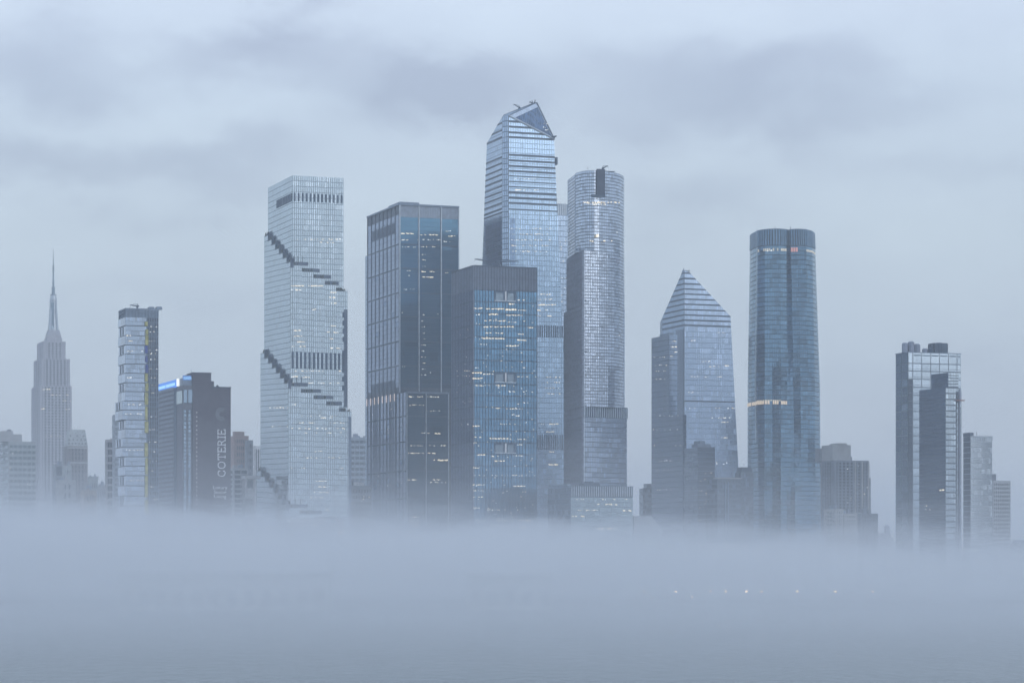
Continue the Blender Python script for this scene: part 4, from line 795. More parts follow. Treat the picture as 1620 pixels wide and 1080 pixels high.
def make_coterie():
    Y = 1960; T = Tower('lettered_brick_tower', 'dark brown windowless-sided tower lettered COTERIE with a blue lit sign on its roof', 289, 248, 365, Y, cat='apartment tower')
    Lr, Ll, f, g = T.Lr, T.Ll, T.R_, T.L_; z1 = T.z(612)
    u = lambda x: f.uw(x, 650)[0]
    T.body(u(333.5), Lr, 0, Ll*.8, 2, z1, BRICK, 'lettered_wing'); T.body(0, u(305)-.02, 0, Ll, 2, T.z(609), BRICK_L, 'corner_wing')
    T.body(u(304.5), u(333.5)-.02, -1.2, 26, 2, T.z(589.5), BRICK, 'tall_block'); T.body(u(333.5)+.01, u(339), 1, 24, z1-1, T.z(601.5), BRICK, 'tall_block_step')
    T.body(.8, u(304.5)-.03, 1, 14, T.z(609)+.01, T.z(597), FR_MID, 'roof_pavilion')
    strips(T.root, 'roof_cap', f, [(u(333.5), Lr+.3, z1, z1+.8)], FR_DARK, -18, .5); strips(T.root, 'roof_cap', f, [(u(304.5)-.3, u(333.5)+.3, T.z(589.5), T.z(588.5))], FR_DARK, -18, 1.7)
    # side wing slabs, a long banded wall on the left
    z2 = zz(608.5, Y); n = 44; n0 = 0
    u2 = g.uw(275.5, 700)[0]
    mb = MB()
    for k in range(n):
        zt = z2-k*(z2-2)/n; mb.onface(g, 0, u2, zt-1.9, zt, -.1, .5)
    mb.build('side_bands', mat('grey_side_panel', (.20, .235, .29), .6, .1), T.root, stuff=True)
    strips(T.root, 'dark_reveal', g, [(u2+.5, g.uw(279.5, 700)[0], 2, z2)], LOUVER, -.1, .3)
    ga, gb = g.uw(280.3, 640)[0], g.uw(288.6, 640)[0]
    strips(T.root, 'large_window', g, [(ga, gb, T.z(637.5), T.z(617.5))], mat('pale_green_window', (.42, .52, .54), .1, .85), -.1, .5)
    GW = glass('coterie_glass', (.34, .44, .55), .85, .1, .15)
    strips(T.root, 'large_window', f, [(u(290.4), u(295.9), T.z(637), T.z(616)), (u(297.6), u(303.9), T.z(637), T.z(616))], GW[0], -.1, .4)
    ff = f; k = 0
    for y in [648+6.15*i for i in range(37)]:
        for a, b_ in ((290.6, 294.4), (297.8, 301.6)):
            mb = MB(); mb.onface(f, u(a), u(b_), T.z(y+4.8), T.z(y), -.1, .35); mb.build('window', GW[k % 3 if random.random() < .6 else 0], T.root); k += 1
    fb = Face(T.pt(0, -1.2), T.u); mb = MB()
    for i in range(27):
        y = 651+6.9*i; uu = fb.uw(311.2, y)[0]; mb.onface(fb, uu-.35, uu+.35, zz(y+1.8, Y-1), zz(y, Y-1), -.1, .2)
    mb.build('slot_windows', mat('small_lit_slot', (.5, .5, .5), .4, emit=(.9, .85, .8), es=.28), T.root, stuff=True)
    # blue lit sign
    gs = Face(g.O+g.N*.3, g.U); ua, ub = gs.uw(252, 610)[0], gs.uw(279.5, 602)[0]
    zA, zB = zz(609.5, Y), zz(597.3, Y)
    mb = MB(); mb.onface(gs, -3, ub, zA-.2, zB, -1.2, .1); mb.build('sign_box', BLUE_S, T.root)
    mb = MB(); L = ub+3
    for (a, b_) in ((0, .48), (.52, .93)): mb.onface(gs, -3+L*a, -3+L*b_, zA+1.5, zA+3.6, 0, .3)
    mb.build('sign_light_bar', BLUE_L, T.root)
    strips(T.root, 'sign_end_light', gs, [(gs.uw(280, 602)[0], gs.uw(282.2, 602)[0], zA+.3, zB+.2)], LIT_C, -.8, .4)
    fs = Face(T.pt(0, .8), T.u); mb = MB(); mb.onface(fs, fs.uw(283.5, 600)[0]*0+.3, u(304)-.5, T.z(601), T.z(593.5), -.6, .1); mb.build('sign_box', mat('blue_sign_dim', (.05, .13, .38), .5, emit=(.10, .30, .85), es=.28), T.root)
    mb = MB()
    for k in range(7): mb.onface(fs, 1.0+k*.85, 1.35+k*.85, T.z(600), T.z(595), .05, .3)
    mb.build('sign_light_strokes', BLUE_L, T.root)
    # lettering, read upwards
    s = 12.2*Y/F; u0, w0 = f.uw(356.3, 754.5); pos = 0; word = 'COTERIE'; total = sum(GLY[c][0] for c in word); tl = (754.5-677.5)*Y/F; kx = tl/total
    for c in word:
        wd, st = GLY[c]; mb = MB()
        for q_, pl in enumerate(st): stroke(mb, f, [((pos+x*.86+wd*.07)*kx/s, y) for x, y in pl], .62, (u0, w0), s, .4+.03*q_)
        mb.build('letter', LETTER, T.root); pos += wd
    for r in (4.2, 6.4, 8.6):
        mb = MB(); uc, wc = f.uw(350.5, 655); rr = r*Y/F
        stroke(mb, f, [(y, x) for x, y in arc(0, 0, rr, rr*1.1, -125, 125, 18)], .6, (uc-.3, wc), 1); mb.build('logo_arc', LOGO, T.root)
    for s_, y, a, b_ in (('Luxury', 773, 337, 359.5), ('Senior', 780.3, 338.5, 358.5), ('Living', 787.3, 338.5, 358)): text_on(T.root, f, s_, a, b_, y, 5.4, LETTER)
    strips(T.root, 'painted_rule', f, [(u(337), u(360), T.z(799.3), T.z(797.8)), (u(337), u(360), T.z(806), T.z(805.2))], LOGO, -.05, .2)
    mb = MB(); mb.tube(at(302.5, 590, Y), at(302.5, 584, Y), .15, .1); mb.build('aerial', FR_DARK, T.root)
    roof_box(T, [(u(346), u(349), 6, 9, z1, z1+2)], FR_DARK)
make_coterie()

# ------------------------------------------------------------------ art deco spire tower, far left
def make_deco():
    Y = 3620; T = Tower('art_deco_spire_tower', 'grey limestone art deco skyscraper with stepped crown, mast and needle antenna', 63.5, 50, 113.5, Y)
    Lr, Ll = T.Lr, T.Ll; k = Y/F; DST = mat('pale_limestone', (.38, .385, .42), .9, 0, .1, .2)
    A = lambda px: T.R_.uw(px, 700)[0]
    masonry(T, 0, Lr, 0, Ll, 2, T.z(610), 9, 5, 66, DST, WIN_D, .5, .36)
    masonry(T, A(66.5), A(111.3), 3, Ll-4, T.z(610), T.z(567), 8, 4, 12, DST, WIN_D, .5, .36, 'setback_wall')
    masonry(T, A(70.5), A(105.5), 8, Ll-10, T.z(567), T.z(539), 6, 3, 7, DST, WIN_D, .6, .4, 'setback_wall')
    cx, cz = A(84.3)-2, 24
    c = T.C+T.u*((A(70.5)+A(105.5))/2)+T.v*((8+Ll-10)/2); c = V(((84.3-CX)*c.y/F, c.y, 0)); Yc = c.y; z_ = lambda py: zz(py, Yc)
    def sq(r, z0, z1, r2=None, n=4, name='crown_step', m=DST):
        mb = MB(); r2 = r if r2 is None else r2; pts = []
        for rr, z in ((r, z0), (r2, z1)):
            for i in range(n): a = R(20+45+i*360/n) if n == 4 else R(i*360/n); pts.append((c.x+rr*math.cos(a)*(1.414 if n == 4 else 1), c.y+rr*math.sin(a)*(1.414 if n == 4 else 1), z))
        mb.add(pts, [tuple(range(n))[::-1], tuple(range(n, 2*n))]+[(i, (i+1) % n, n+(i+1) % n, n+i) for i in range(n)]); return mb.build(name, m, T.root)
    px = k/1.28   # half-width factor for a square turned 20 degrees
    sq(15.5*px, z_(541), z_(535)); sq(13.8*px, z_(535), z_(530)); sq(12.4*px, z_(530), z_(526)); sq(11.3*px, z_(526), z_(522.5))
    MET = mat('mast_metal', (.42, .47, .52), .35, .6); MG = mat('mast_glass', (.16, .23, .30), .2, .6)
    sq(6.9*k, z_(522.5), z_(500), 5.9*k*.9, 16, 'mast', MET); sq(5.3*k, z_(500), z_(474), 4.6*k, 16, 'mast', MET)
    for a in (45, 135, 225, 315):     # four flared wings
        d = V((math.cos(R(a+20)), math.sin(R(a+20)), 0)); n_ = V((-d.y, d.x, 0)); mb = MB()
        prof = [(9.4, 522.5), (8.2, 512), (7.2, 500), (6.3, 488), (5.7, 476)]
        for i in range(len(prof)-1):
            (r0, y0), (r1, y1) = prof[i], prof[i+1]; b = [c+n_*s*1.5+d*(r*k) for r in (2, r0) for s in (1, -1)]; t_ = [c+n_*s*1.5+d*(r*k) for r in (2, r1) for s in (1, -1)]
            mb.box8([V((*b[i_].xy, z_(y0))) for i_ in (0, 1, 3, 2)]+[V((*t_[i_].xy, z_(y1))) for i_ in (0, 1, 3, 2)])
        mb.build('mast_wing', MET, T.root)
    fm = Face(V((c.x, c.y, 0)), V((1, 0, 0))); strips(T.root, 'mast_window', fm, [(-1.9, 1.9, z_(519), z_(479))], MG, 3, 6.1*k+.2)
    sq(5.9*k, z_(476), z_(472.5), 5.9*k, 16, 'mast_ring', MET); sq(5.2*k, z_(472.5), z_(467), 4.6*k, 16, 'mast_dome', MET); sq(5.3*k, z_(467), z_(465.8), 5.3*k, 16, 'mast_ring', MG)
    sq(2.7*k, z_(465.8), z_(454.5), 2.6*k, 12, 'antenna_base', MG); sq(3.3*k, z_(455), z_(454), 3.3*k, 12, 'antenna_ring', MG)
    sq(1.1*k, z_(454), z_(449), 1.8*k, 8, 'antenna', MG); sq(1.8*k, z_(449), z_(443), 1.4*k, 8, 'antenna', MG); sq(1.3*k, z_(443), z_(420), 1.1*k, 8, 'antenna', MG)
    for y in (429, 425.5, 422): sq(2.0*k, z_(y), z_(y-1), 2.0*k, 8, 'antenna_ring', MG)
    sq(.8*k, z_(420), z_(405), .5*k, 6, 'antenna', MG); sq(.45*k, z_(405), z_(393), .15*k, 6, 'needle', MG)
    lights(T.root, T.R_, [(66, 80, 616, 9, 2.2, .9, .7), (80, 112, 625, 14, 1.6, .7, .6), (98, 112, 634, 6, 2, .7, .6), (66, 70, 647, 5, 3, 1.2, .6), (100, 112, 647.5, 7, 2, .9, .6), (70, 110, 690, 8, 1.5, .6, .5)], d=.7)
make_deco()

# ------------------------------------------------------------------ right-hand group
def make_grid_tower():
    Y = 1900; T = Tower('square_grid_tower', 'tall pale glass tower with a bold square grid and lumpy roof machinery', 1436.5, 1417, 1520, Y, cat='apartment tower')
    G = glass('grid_glass', (.47, .555, .64), .85, .1, .07); GL = glass('grid_side_glass', (.42, .50, .58), .8, .12, .12); fr = mat('grid_frame', (.20, .245, .30), .6, .2)
    Lr, Ll, f, g = T.Lr, T.Ll, T.R_, T.L_; zt = T.z(556.5); T.body(0, Lr, 0, Ll, 2, zt-.3, fr)
    us = [0]+[f.uw(x, 600)[0] for x in (1443.7, 1457.8, 1472.2, 1486, 1500, 1513.7)]+[Lr]
    ys = [556.5, 574.5]+[586.6+12.75*k for k in range(26)]; ul = [0, Ll*.52, Ll]
    for j in range(len(ys)-1):
        z1, z0 = T.z(ys[j]), T.z(ys[j+1])
        for i in range(len(us)-1):
            if i > 3 and j > 5: continue
            mb = MB(); panes(mb, f, [us[i]+.3, us[i+1]-.3], lin(z0+.35, z1-.35, 1), 0, 0, .25, .002, (6, 1, 2)); mb.build('window_pane', G, T.root)
            if j < 1 and 1 < i < 7 or (j == 0 and i == 1): strips(T.root, 'vent_slot', f, [(us[i]+.9, us[i+1]-.9, T.z(562.3), T.z(560.8))], LOUVER, 0, .5)
            if j > 0: strips(T.root, 'transom', f, [(us[i]+.3, us[i+1]-.3, z0+1.5, z0+1.75)], fr, 0, .4)
        for i in range(2): mb = MB(); panes(mb, g, [ul[i]+.6, ul[i+1]-.6], lin(z0+.35, z1-.35, 1), 0, 0, .25, .002, (6, 2, 1)); mb.build('window_pane', GL, T.root)
    strips(T.root, 'dark_reflection_strip', f, [(.0, us[1]-.2, 2, T.z(600))], WIN_D, -.1, .4); strips(T.root, 'roof_edge', f, [(0, Lr, zt-.5, zt)], FR_MID, -.6, .7); strips(T.root, 'roof_edge', g, [(0, Ll, zt-.5, zt)], FR_MID, -.6, .7)  # dark strip at the left paints a reflection in the glass
    def tank(px0, px1, y, b0, m, name='roof_cooler'):
        a0, a1 = f.uw(px0, 550)[0], f.uw(px1, 550)[0]; z2 = T.z(y); mb = MB(); ca = (a0+a1)/2; r = (a1-a0)/2; p = T.pt(ca, b0)
        mb.tube(V((p.x, p.y, zt-.2)), V((p.x, p.y, z2-.8)), r, r, 10); mb.tube(V((p.x, p.y, z2-.8)), V((p.x, p.y, z2)), r*.96, r*.6, 10); mb.build(name, m, T.root)
    for a, b_, y, m in ((1429, 1438.2, 541, FR_BROWN), (1438.5, 1448, 538.5, FR_BROWN), (1448.5, 1457.5, 542, FR_BROWN), (1461, 1469, 549, FR_BROWN), (1469.5, 1478, 548, FR_DARK)): tank(a+4.5, b_+4.5, y, 6, m)
    a = lambda x: f.uw(x, 550)[0]; roof_box(T, [(a(1482), a(1503), 3, 13, zt, T.z(541)), (a(1477.5), a(1481.5), 4, 9, zt, T.z(545))], FR_DARK); tank(1486, 1497, 539.5, 5, FR_DARK)
make_grid_tower()
def make_dark_slab():
    Y = 1800; T = Tower('dark_sided_tower', 'tower with plain dark blue side and pale striped front before the square grid tower', 1496, 1454.6, 1522.5, Y, cat='apartment tower')
    G = glass('stripe_glass', (.50, .58, .65), .85, .1, .1); GD = glass('navy_side_glass', (.18, .25, .35), .7, .14, .1); fr = mat('stripe_frame', (.15, .18, .22), .6, .2)
    Lr, Ll, f, g = T.Lr, T.Ll, T.R_, T.L_; zt = T.z(612); u1 = f.uw(1512, 700)[0]
    T.body(0, u1, 0, Ll, 2, zt-.3, fr); T.body(u1+.02, Lr, 1.2, Ll-2, 2, T.z(612)-3, fr, 'stepped_bay')
    n = 54; mb = MB(); panes(mb, g, lin(0, Ll, 26), lin(2, zt, n), .12, .25, .2, .002, (6, 2, .6), rowrun=.7); mb.build('side_glazing', GD, T.root, stuff=True)
    for j in range(30):
        y0 = 613+9.2*j; mb = MB(); panes(mb, f, lin(0, u1, 4), [T.z(y0+9.2)+.35, T.z(y0)-.35], .25, .2, .25, .003, (6, 1, 1.4)); mb.build('glass_storey', G, T.root)
        f3 = Face(T.pt(u1, 1.2), T.u); mb = MB(); panes(mb, f3, lin(0, Lr-u1, 4), [T.z(y0+13.2)+.35, T.z(y0+4)-.35], .6, .2, .25, .003, (6, 3, 1)); mb.build('glass_storey', G, T.root)
    # upper set-back block
    gb = lambda x: Face(T.pt(0, Ll), -T.v).uw(x, 600)[0]
    a0, a1, b0, b1 = 1.5, Lr, Ll-gb(1494), Ll-gb(1467)
    b0 = 5; T.body(4.5, Lr-.5, 4.5, Ll*.76, zt, T.z(588), FR_DARK, 'upper_block')
    fr2, gl2 = T.faces(4.5, Lr-.5, 4.5, Ll*.76)
    mb = MB(); panes(mb, gl2, lin(0, Ll*.76-4.5, 16), lin(zt, T.z(588), 3), .15, .3, wts=(5, 3, 1)); mb.build('upper_side_glazing', GD, T.root, stuff=True)
    mb = MB(); panes(mb, fr2, lin(0, Lr-5, 4), lin(zt+.5, T.z(588), 5), .25, .5, wts=(5, 1, 1)); mb.build('upper_glazing', G, T.root, stuff=True)
    strips(T.root, 'hoist_cage', f, [(Lr-3.2, Lr-2.0, T.z(636), T.z(615)), (Lr-3.3, Lr-2.9, 10, T.z(636))], FR_BROWN, .5, 2); strips(T.root, 'hoist_platform', f, [(Lr-5.5, Lr+.6, T.z(633.5), T.z(632))], RUST, .2, 2.4)
    lights(T.root, g, [(1461, 1468, 800, 4, .8, .6, .2), (1464, 1472, 806, 4, .8, .6, .6), (1488, 1494, 776, 3, 2.4, 1.2, .9)])
make_dark_slab()
def glass_block(name, label, xc, xl, xr, Y, yt, nR, nL, fh, G, GL, fr, cat='apartment tower', gu=.3, gw=.6, group=None):
    T = Tower(name, label, xc, xl, xr, Y, cat=cat, group=group); zt = T.z(yt); T.body(0, T.Lr, 0, T.Ll, 2, zt-.3, fr); n = max(2, round((zt-2)/fh))
    mb = MB(); panes(mb, T.R_, lin(0, T.Lr, nR), lin(2, zt, n), gu, gw, wts=(6, 1, 2)); mb.build('west_glazing', G, T.root, stuff=True)
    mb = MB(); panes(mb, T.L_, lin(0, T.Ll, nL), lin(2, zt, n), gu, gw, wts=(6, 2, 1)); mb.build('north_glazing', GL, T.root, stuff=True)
    strips(T.root, 'roof_edge', T.R_, [(0, T.Lr, zt-.5, zt+.3)], fr, -.8, .5); return T, zt
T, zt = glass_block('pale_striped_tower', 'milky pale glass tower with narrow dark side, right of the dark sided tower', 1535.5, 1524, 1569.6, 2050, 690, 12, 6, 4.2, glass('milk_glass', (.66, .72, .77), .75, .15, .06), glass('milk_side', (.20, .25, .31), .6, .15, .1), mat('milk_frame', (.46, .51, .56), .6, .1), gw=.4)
T.body(-.2, 3.2, 1, T.Ll, zt, zt+3, FR_DARK, 'roof_plant'); strips(T.root, 'parapet_fin', T.R_, [(T.Lr*k/12-.15, T.Lr*k/12+.15, zt-3, zt+.8) for k in range(1, 13)], FR_PALE, -.1, .5)
mb = MB(); mb.tube(at(1545, 688, 2060), at(1545, 682, 2060), .2, .1); mb.build('aerial', FR_DARK, T.root)
T = Tower('small_window_block', 'pale concrete block with rows of small dark windows at the far right', 1571, 1566, 1598.3, 2150, cat='apartment block'); zt = T.z(761)
masonry(T, 0, T.Lr, 0, T.Ll, 2, zt, 8, 3, 26, mat('pale_panel_wall', (.44, .46, .48), .8, 0, .06), WIN_D, .3, .5)
T.body(.3, 4, 2, 8, zt+.6, zt+6, BRICK_L, 'roof_plant')
T = Tower('low_roof_block', 'low grey block at the right edge just above the fog', 1604, 1601, 1640, 2150, cat='building'); masonry(T, 0, T.Lr, 0, max(T.Ll, 8), 2, T.z(861), 8, 2, 5, STONE_D, WIN_D, .4, .5); T.body(2, 14, 2, 7, T.z(861)+.6, T.z(857), CONC, 'roof_plant')

# stepped masonry apartment block right of the curved tower
T = Tower('stepped_apartment_block', 'stepped grey apartment block with pale penthouse box and balconies right of curved tower', 1320, 1301, 1374, 1980, cat='apartment block')
a = lambda x: T.R_.uw(x, 750)[0]
masonry(T, 0, T.Lr, 0, T.Ll, 2, T.z(729), 9, 5, 40, mat('lilac_grey_stone', (.22, .25, .30), .9, 0, .12), WIN_D, .42, .42)
T.body(.5, a(1350), 4, 22, T.z(729)+.7, T.z(703), CONC, 'penthouse'); T.body(a(1330), a(1343), 3.5, 18, T.z(703), T.z(700), CONC, 'penthouse_top')
T.body(-1, 6, 22.2, 30, T.z(729), T.z(707), STONE_D, 'penthouse_back')
for i, x in enumerate((1352.5, 1363.5, 1373.5)): strips(T.root, 'pale_pier', T.R_, [(a(x)-.5, a(x)+.5, 2, T.z(729))], CONC, .3, .9)
T.body(a(1378)-2, a(1378), .5, 12, 2, T.z(755), STONE_D, 'side_step')
for k in range(5): T.body(T.Lr+.03, T.Lr+2.4, 1, 6, T.z(738+5*k), T.z(737+5*k), CONC, 'balcony')
scatter_lights(T.root, T.R_, 1322, 1372, 735, 800, 9, 1, .6, .3, d=.7)
T = Tower('white_streaked_slab', 'slim white streaked slab peeking left of the pale penthouse box', 1301, 1299, 1312, 2150, cat='apartment block'); T.body(0, T.Lr, 0, 8, 2, T.z(713), CONC)
strips(T.root, 'dark_window_line', T.R_, [(T.Lr*k/4+.35, T.Lr*k/4+1.1, 2, T.z(715)) for k in range(4)], WIN_D, -.1, .2)
T = Tower('lower_pale_block', 'lower pale block stepping down right of the stepped apartment block', 1362, 1350, 1388.5, 1930, cat='apartment block'); masonry(T, 0, T.Lr, 0, T.Ll, 2, T.z(813), 6, 3, 20, mat('lilac_grey_stone', (.22, .25, .30)), WIN_M, .4, .45)
T = Tower('front_pale_block', 'foggy pale stepped block in front of the stepped apartment block', 1322, 1304, 1356, 1900, cat='apartment block'); masonry(T, 0, T.Lr*.35, 0, T.Ll, 2, T.z(806), 3, 4, 20, CONC, WIN_M, .4, .45); masonry(T, T.Lr*.35+.8, T.Lr, 0, T.Ll, 2, T.z(813), 6, 0, 20, CONC, WIN_M, .4, .45)
# water tank roof
T = Tower('water_tank_building', 'small brick building carrying a rooftop water tank near the foam of fog', 1393, 1390, 1413, 2300, cat='building'); T.root['label'] = 'small far building with a rooftop water tank, alone above the fog'
masonry(T, 0, T.Lr, 0, 8, 2, T.z(851), 5, 2, 6, BRICK_L, WIN_D); T.body(1, T.Lr-1, 2, 7, T.z(851)+.6, T.z(843), BRICK_L, 'roof_plant')
mb = MB(); p = at(1403, 843, 2306); mb.tube(p, p+V((0, 0, 5.5)), 2.4, 2.4, 12); mb.tube(p+V((0, 0, 5.5)), p+V((0, 0, 7.5)), 2.5, .2, 12); mb.build('water_tank', FR_BROWN, T.root)

# ------------------------------------------------------------------ dark mid blocks between pointed and curved tower
T, zt = glass_block('dark_midrise', 'dark blue-grey midrise with pale roof line between pointed and curved towers', 1135, 1118, 1172, 1900, 757, 14, 8, 3.6, glass('murk_glass', (.14, .18, .24), .5, .2, .2), glass('murk_side', (.12, .16, .22), .5, .2, .2), mat('murk_frame', (.13, .16, .20), .7), cat='office block', gw=1.2)
strips(T.root, 'roof_canopy', T.R_, [(-.5, T.Lr+.3, zt+.2, zt+.9)], CONC, -6, 1)
for x in (1147, 1151.5): strips(T.root, 'pale_pier', T.R_, [(T.R_.uw(x, 800)[0]-.4, T.R_.uw(x, 800)[0]+.4, 2, zt-2)], FR_MID, 0, .8)
T, zt = glass_block('stepped_dark_block', 'dark stepped block squeezed against the left edge of the curved tower', 1172, 1163, 1192, 1960, 747, 8, 4, 3.6, glass('murk_glass', (.14, .18, .24), .5, .2, .2), glass('murk_side', (.12, .16, .22), .5, .2, .2), mat('murk_frame', (.13, .16, .20), .7), cat='office block')
T.body(2, T.Lr, 3, 12, zt, zt+4, FR_DARK, 'upper_step')
T, zt = glass_block('mirrored_midrise', 'dim blue midrise added in place of a building mirrored in the pointed tower', 1104, 1083, 1131, 2080, 707, 16, 8, 3.7, glass('dim_blue_glass', (.17, .235, .34), .65, .15, .12), glass('dim_blue_side', (.15, .21, .30), .6, .15, .12), mat('dim_blue_frame', (.13, .17, .23), .6), cat='office tower', gw=.9)  # added block standing in for a reflection in the pointed tower's glass
T.body(0, T.Lr*.75, 0, 12, zt, zt+2.5, FR_MID, 'roof_step'); T.body(2, T.Lr*.45, 1, 12, zt+2.5, zt+5, FR_MID, 'roof_plant')
scatter_lights(T.root, T.R_, 1106, 1130, 740, 850, 22, 1.2, .5, .7)
T, zt = glass_block('grey_block', 'small grey block standing alone in the gap left of the pointed tower', 1017, 1011.5, 1034, 2250, 772, 6, 3, 4.5, glass('grey_gap_glass', (.28, .34, .40), .6, .2, .1), glass('grey_gap_side', (.24, .29, .34), .6, .2, .1), STONE_D, cat='office block', gw=1.8)
T.body(4, T.Lr, 1, 8, zt, zt+4, STONE_D, 'upper_step')
# arched arts shed
T = Tower('quilted_shed', 'low sloping grey shed with curved ribs at the fog line', 1003, 999, 1048, 1900, cat='arts hall')
mb = MB(); z1 = T.z(816); z2 = T.z(838); P = [(0, 2), (T.Lr, 2), (T.Lr, z2), (T.Lr*.62, z1), (0, z1)]
mb.add([T.R_.p(u, z, 0) for u, z in P]+[T.R_.p(u, z, -30) for u, z in P], [(0, 1, 2, 3, 4), (9, 8, 7, 6, 5)]+[(i, 5+i, 5+(i+1) % 5, (i+1) % 5) for i in range(5)]); mb.build('shell', mat('pale_shell', (.34, .37, .41), .6), T.root)
for k in range(3):
    mb = MB(); cx = T.Lr*(.17+.33*k); pts = [T.R_.p(cx+math.cos(R(q*18))*T.Lr*.16, T.z(845)+math.sin(R(q*18))*2.6, .3) for q in range(21)]
    for p, q in zip(pts, pts[1:]): mb.tube(p, q, .3, .3, 5)
    mb.build('curved_rib', FR_DARK, T.root)
mb = MB(); mb.onface(T.R_, 0, T.Lr*.8, T.z(870), T.z(852), -.1, .3); mb.build('front_glazing', GREEN, T.root)

# ------------------------------------------------------------------ left and gap buildings
TEAL = mat('teal_band_glass', (.20, .27, .30), .2, .5)
T = Tower('banded_slab_block', 'wide pale slab building with teal window bands at the far left edge', 14, -30, 57, 2500, cat='apartment block')
masonry(T, 0, T.Lr, 0, T.Ll, 2, T.z(699), 6, 6, 24, mat('pale_green_concrete', (.36, .39, .40), .8), TEAL, .12, .5)
T.body(-9, 13, 4, 30, T.z(699)+.7, T.z(686), CONC, 'penthouse'); T.body(-6, 5, 6, 20, T.z(686), T.z(681), CONC, 'penthouse_top'); roof_box(T, [(0, 3.5, 8, 12, T.z(681), T.z(679))], BRICK_L)
scatter_lights(T.root, T.R_, 16, 55, 705, 790, 6, 1.3, .9, .3, d=.7)
T = Tower('mansard_tower', 'brown-grey tower with pale sloped mansard top right of the spire tower', 107, 101, 138.5, 2900, cat='office tower')
masonry(T, 0, T.Lr, 0, max(T.Ll, 18), 2, T.z(706), 6, 3, 30, mat('brown_grey_stone', (.20, .19, .20), .9), WIN_D, .5, .3)
zb, zt = T.z(706)+.6, T.z(679); q0 = [T.pt(-.3, -.3), T.pt(T.Lr+.3, -.3), T.pt(T.Lr+.3, 18), T.pt(-.3, 18)]; q1 = [T.pt(2.2, 2.5), T.pt(T.Lr-2.2, 2.5), T.pt(T.Lr-2.2, 15), T.pt(2.2, 15)]
mb = MB(); mb.box8([V((*p.xy, zb)) for p in q0]+[V((*p.xy, zt)) for p in q1]); mb.build('mansard_roof', mat('pale_lead_roof', (.36, .39, .40), .6), T.root)
sf = Face(V((*q0[0].xy, zb)), T.u, V((*(q1[0]-q0[0]).xy, zt-zb))-T.u*(q1[0]-q0[0]).dot(T.u))
for j, n in ((0, 6), (1, 5), (2, 3)):
    for i in range(n): u = T.Lr*(i+.5)/n; w0 = 2+j*4.2; mb = MB(); mb.onface(sf, u-.6, u+.6, w0, w0+1.7, -.3, .35); mb.build('dormer_window', WIN_D, T.root)
strips(T.root, 'cornice', T.R_, [(0, T.Lr, T.z(709), T.z(707)), (0, T.Lr, T.z(733), T.z(730))], CONC, .3, 1.1)
def block(name, label, xc, xl, xr, Y, yt, wall, win, nR, nL, nrow, cat='building', pier=.4, span=.45, ph=None):
    T = Tower(name, label, xc, xl, xr, Y, cat=cat); masonry(T, 0, T.Lr, 0, min(max(T.Ll, 6), 40), 2, T.z(yt), nR, nL, nrow, wall, win, pier, span)
    if ph: T.body(T.Lr*ph[0], T.Lr*ph[1], 2, 7, T.z(yt)+.6, T.z(yt-ph[2]), wall, 'roof_plant')
    return T
T = block('dark_screen_block', 'small block with one dark blank screen wall before the spire tower', 88, 85, 101, 2450, 736, STONE_D, WIN_D, 3, 1, 14)
strips(T.root, 'dark_screen', T.R_, [(.5, T.Lr-.5, T.z(752), T.z(737.5))], WIN_D, 0, .8)
block('pale_foggy_block', 'pale plain block rising from fog below the mansard tower', 93, 89, 120, 2300, 760, CONC, WIN_M, 4, 1, 12, pier=.6)
block('slim_pale_block', 'slim pale block squeezed before the mansard tower', 101, 99, 113, 2380, 737, mat('pale_green_concrete', (.36, .39, .40)), WIN_M, 3, 1, 14, pier=.5)
block('shallow_roof_block', 'grey block with jutting flat roof right of the mansard tower', 141, 139, 155, 2650, 757, mat('green_grey_wall', (.30, .34, .35), .8), WIN_D, 4, 1, 10, ph=(0, 1.1, 4))
block('low_grey_block', 'lowest grey block between jutting roof block and the banded edge tower', 157, 155, 170, 2600, 768, STONE_D, WIN_D, 4, 1, 10, ph=(.1, .5, 3))
block('tan_low_block', 'faint tan block low in the fog below the jutting roof block', 133, 128, 153, 2250, 776, mat('tan_wall', (.34, .29, .26), .9), WIN_D, 5, 2, 9)
block('tall_thin_slab', 'thin banded brown edge tower just left of the shifted box tower', 169.5, 168, 187, 2100, 696, mat('white_band', (.42, .42, .43), .7), WIN_D, 4, 1, 20, cat='apartment tower', pier=.12, span=.28, ph=(.4, .9, 3))
block('pale_side_wing', 'pale narrow block touching the left foot of the shifted box tower', 181, 179, 197, 1990, 657, mat('wing_grey', (.34, .38, .43), .6), WIN_M, 4, 1, 34, cat='apartment tower', pier=.3, span=.4)
block('rosy_apartment_tower', 'rosy brick apartment tower with a humped roof right of the lettered tower', 371, 362, 393, 2350, 690, BRICK_R, WIN_M, 7, 2, 22, cat='apartment tower', pier=.5, span=.45, ph=(0, .75, 8))
block('stepped_right_shoulder', 'grey shoulder block stepping down beside the rosy apartment tower', 392, 388, 400, 2340, 697, STONE_D, WIN_D, 3, 1, 20, cat='apartment block')
T = block('white_striped_slab', 'narrow white slab with dark vertical stripes left of the terraced tower', 400, 399, 414, 2450, 706, WHITE, WIN_D, 4, 1, 1, cat='apartment block', pier=.5, span=.02)
block('banded_low_block', 'low block of thin pale bands beside the foot of the lettered tower', 370, 360, 392, 2150, 741, CONC, WIN_D, 2, 1, 24, cat='apartment block', pier=.1, span=.35)
T = Tower('white_portal_building', 'small white frame-like building with one square window by the terraced tower', 388, 386, 411, 2050, cat='building'); a = lambda x: T.R_.uw(x, 770)[0]
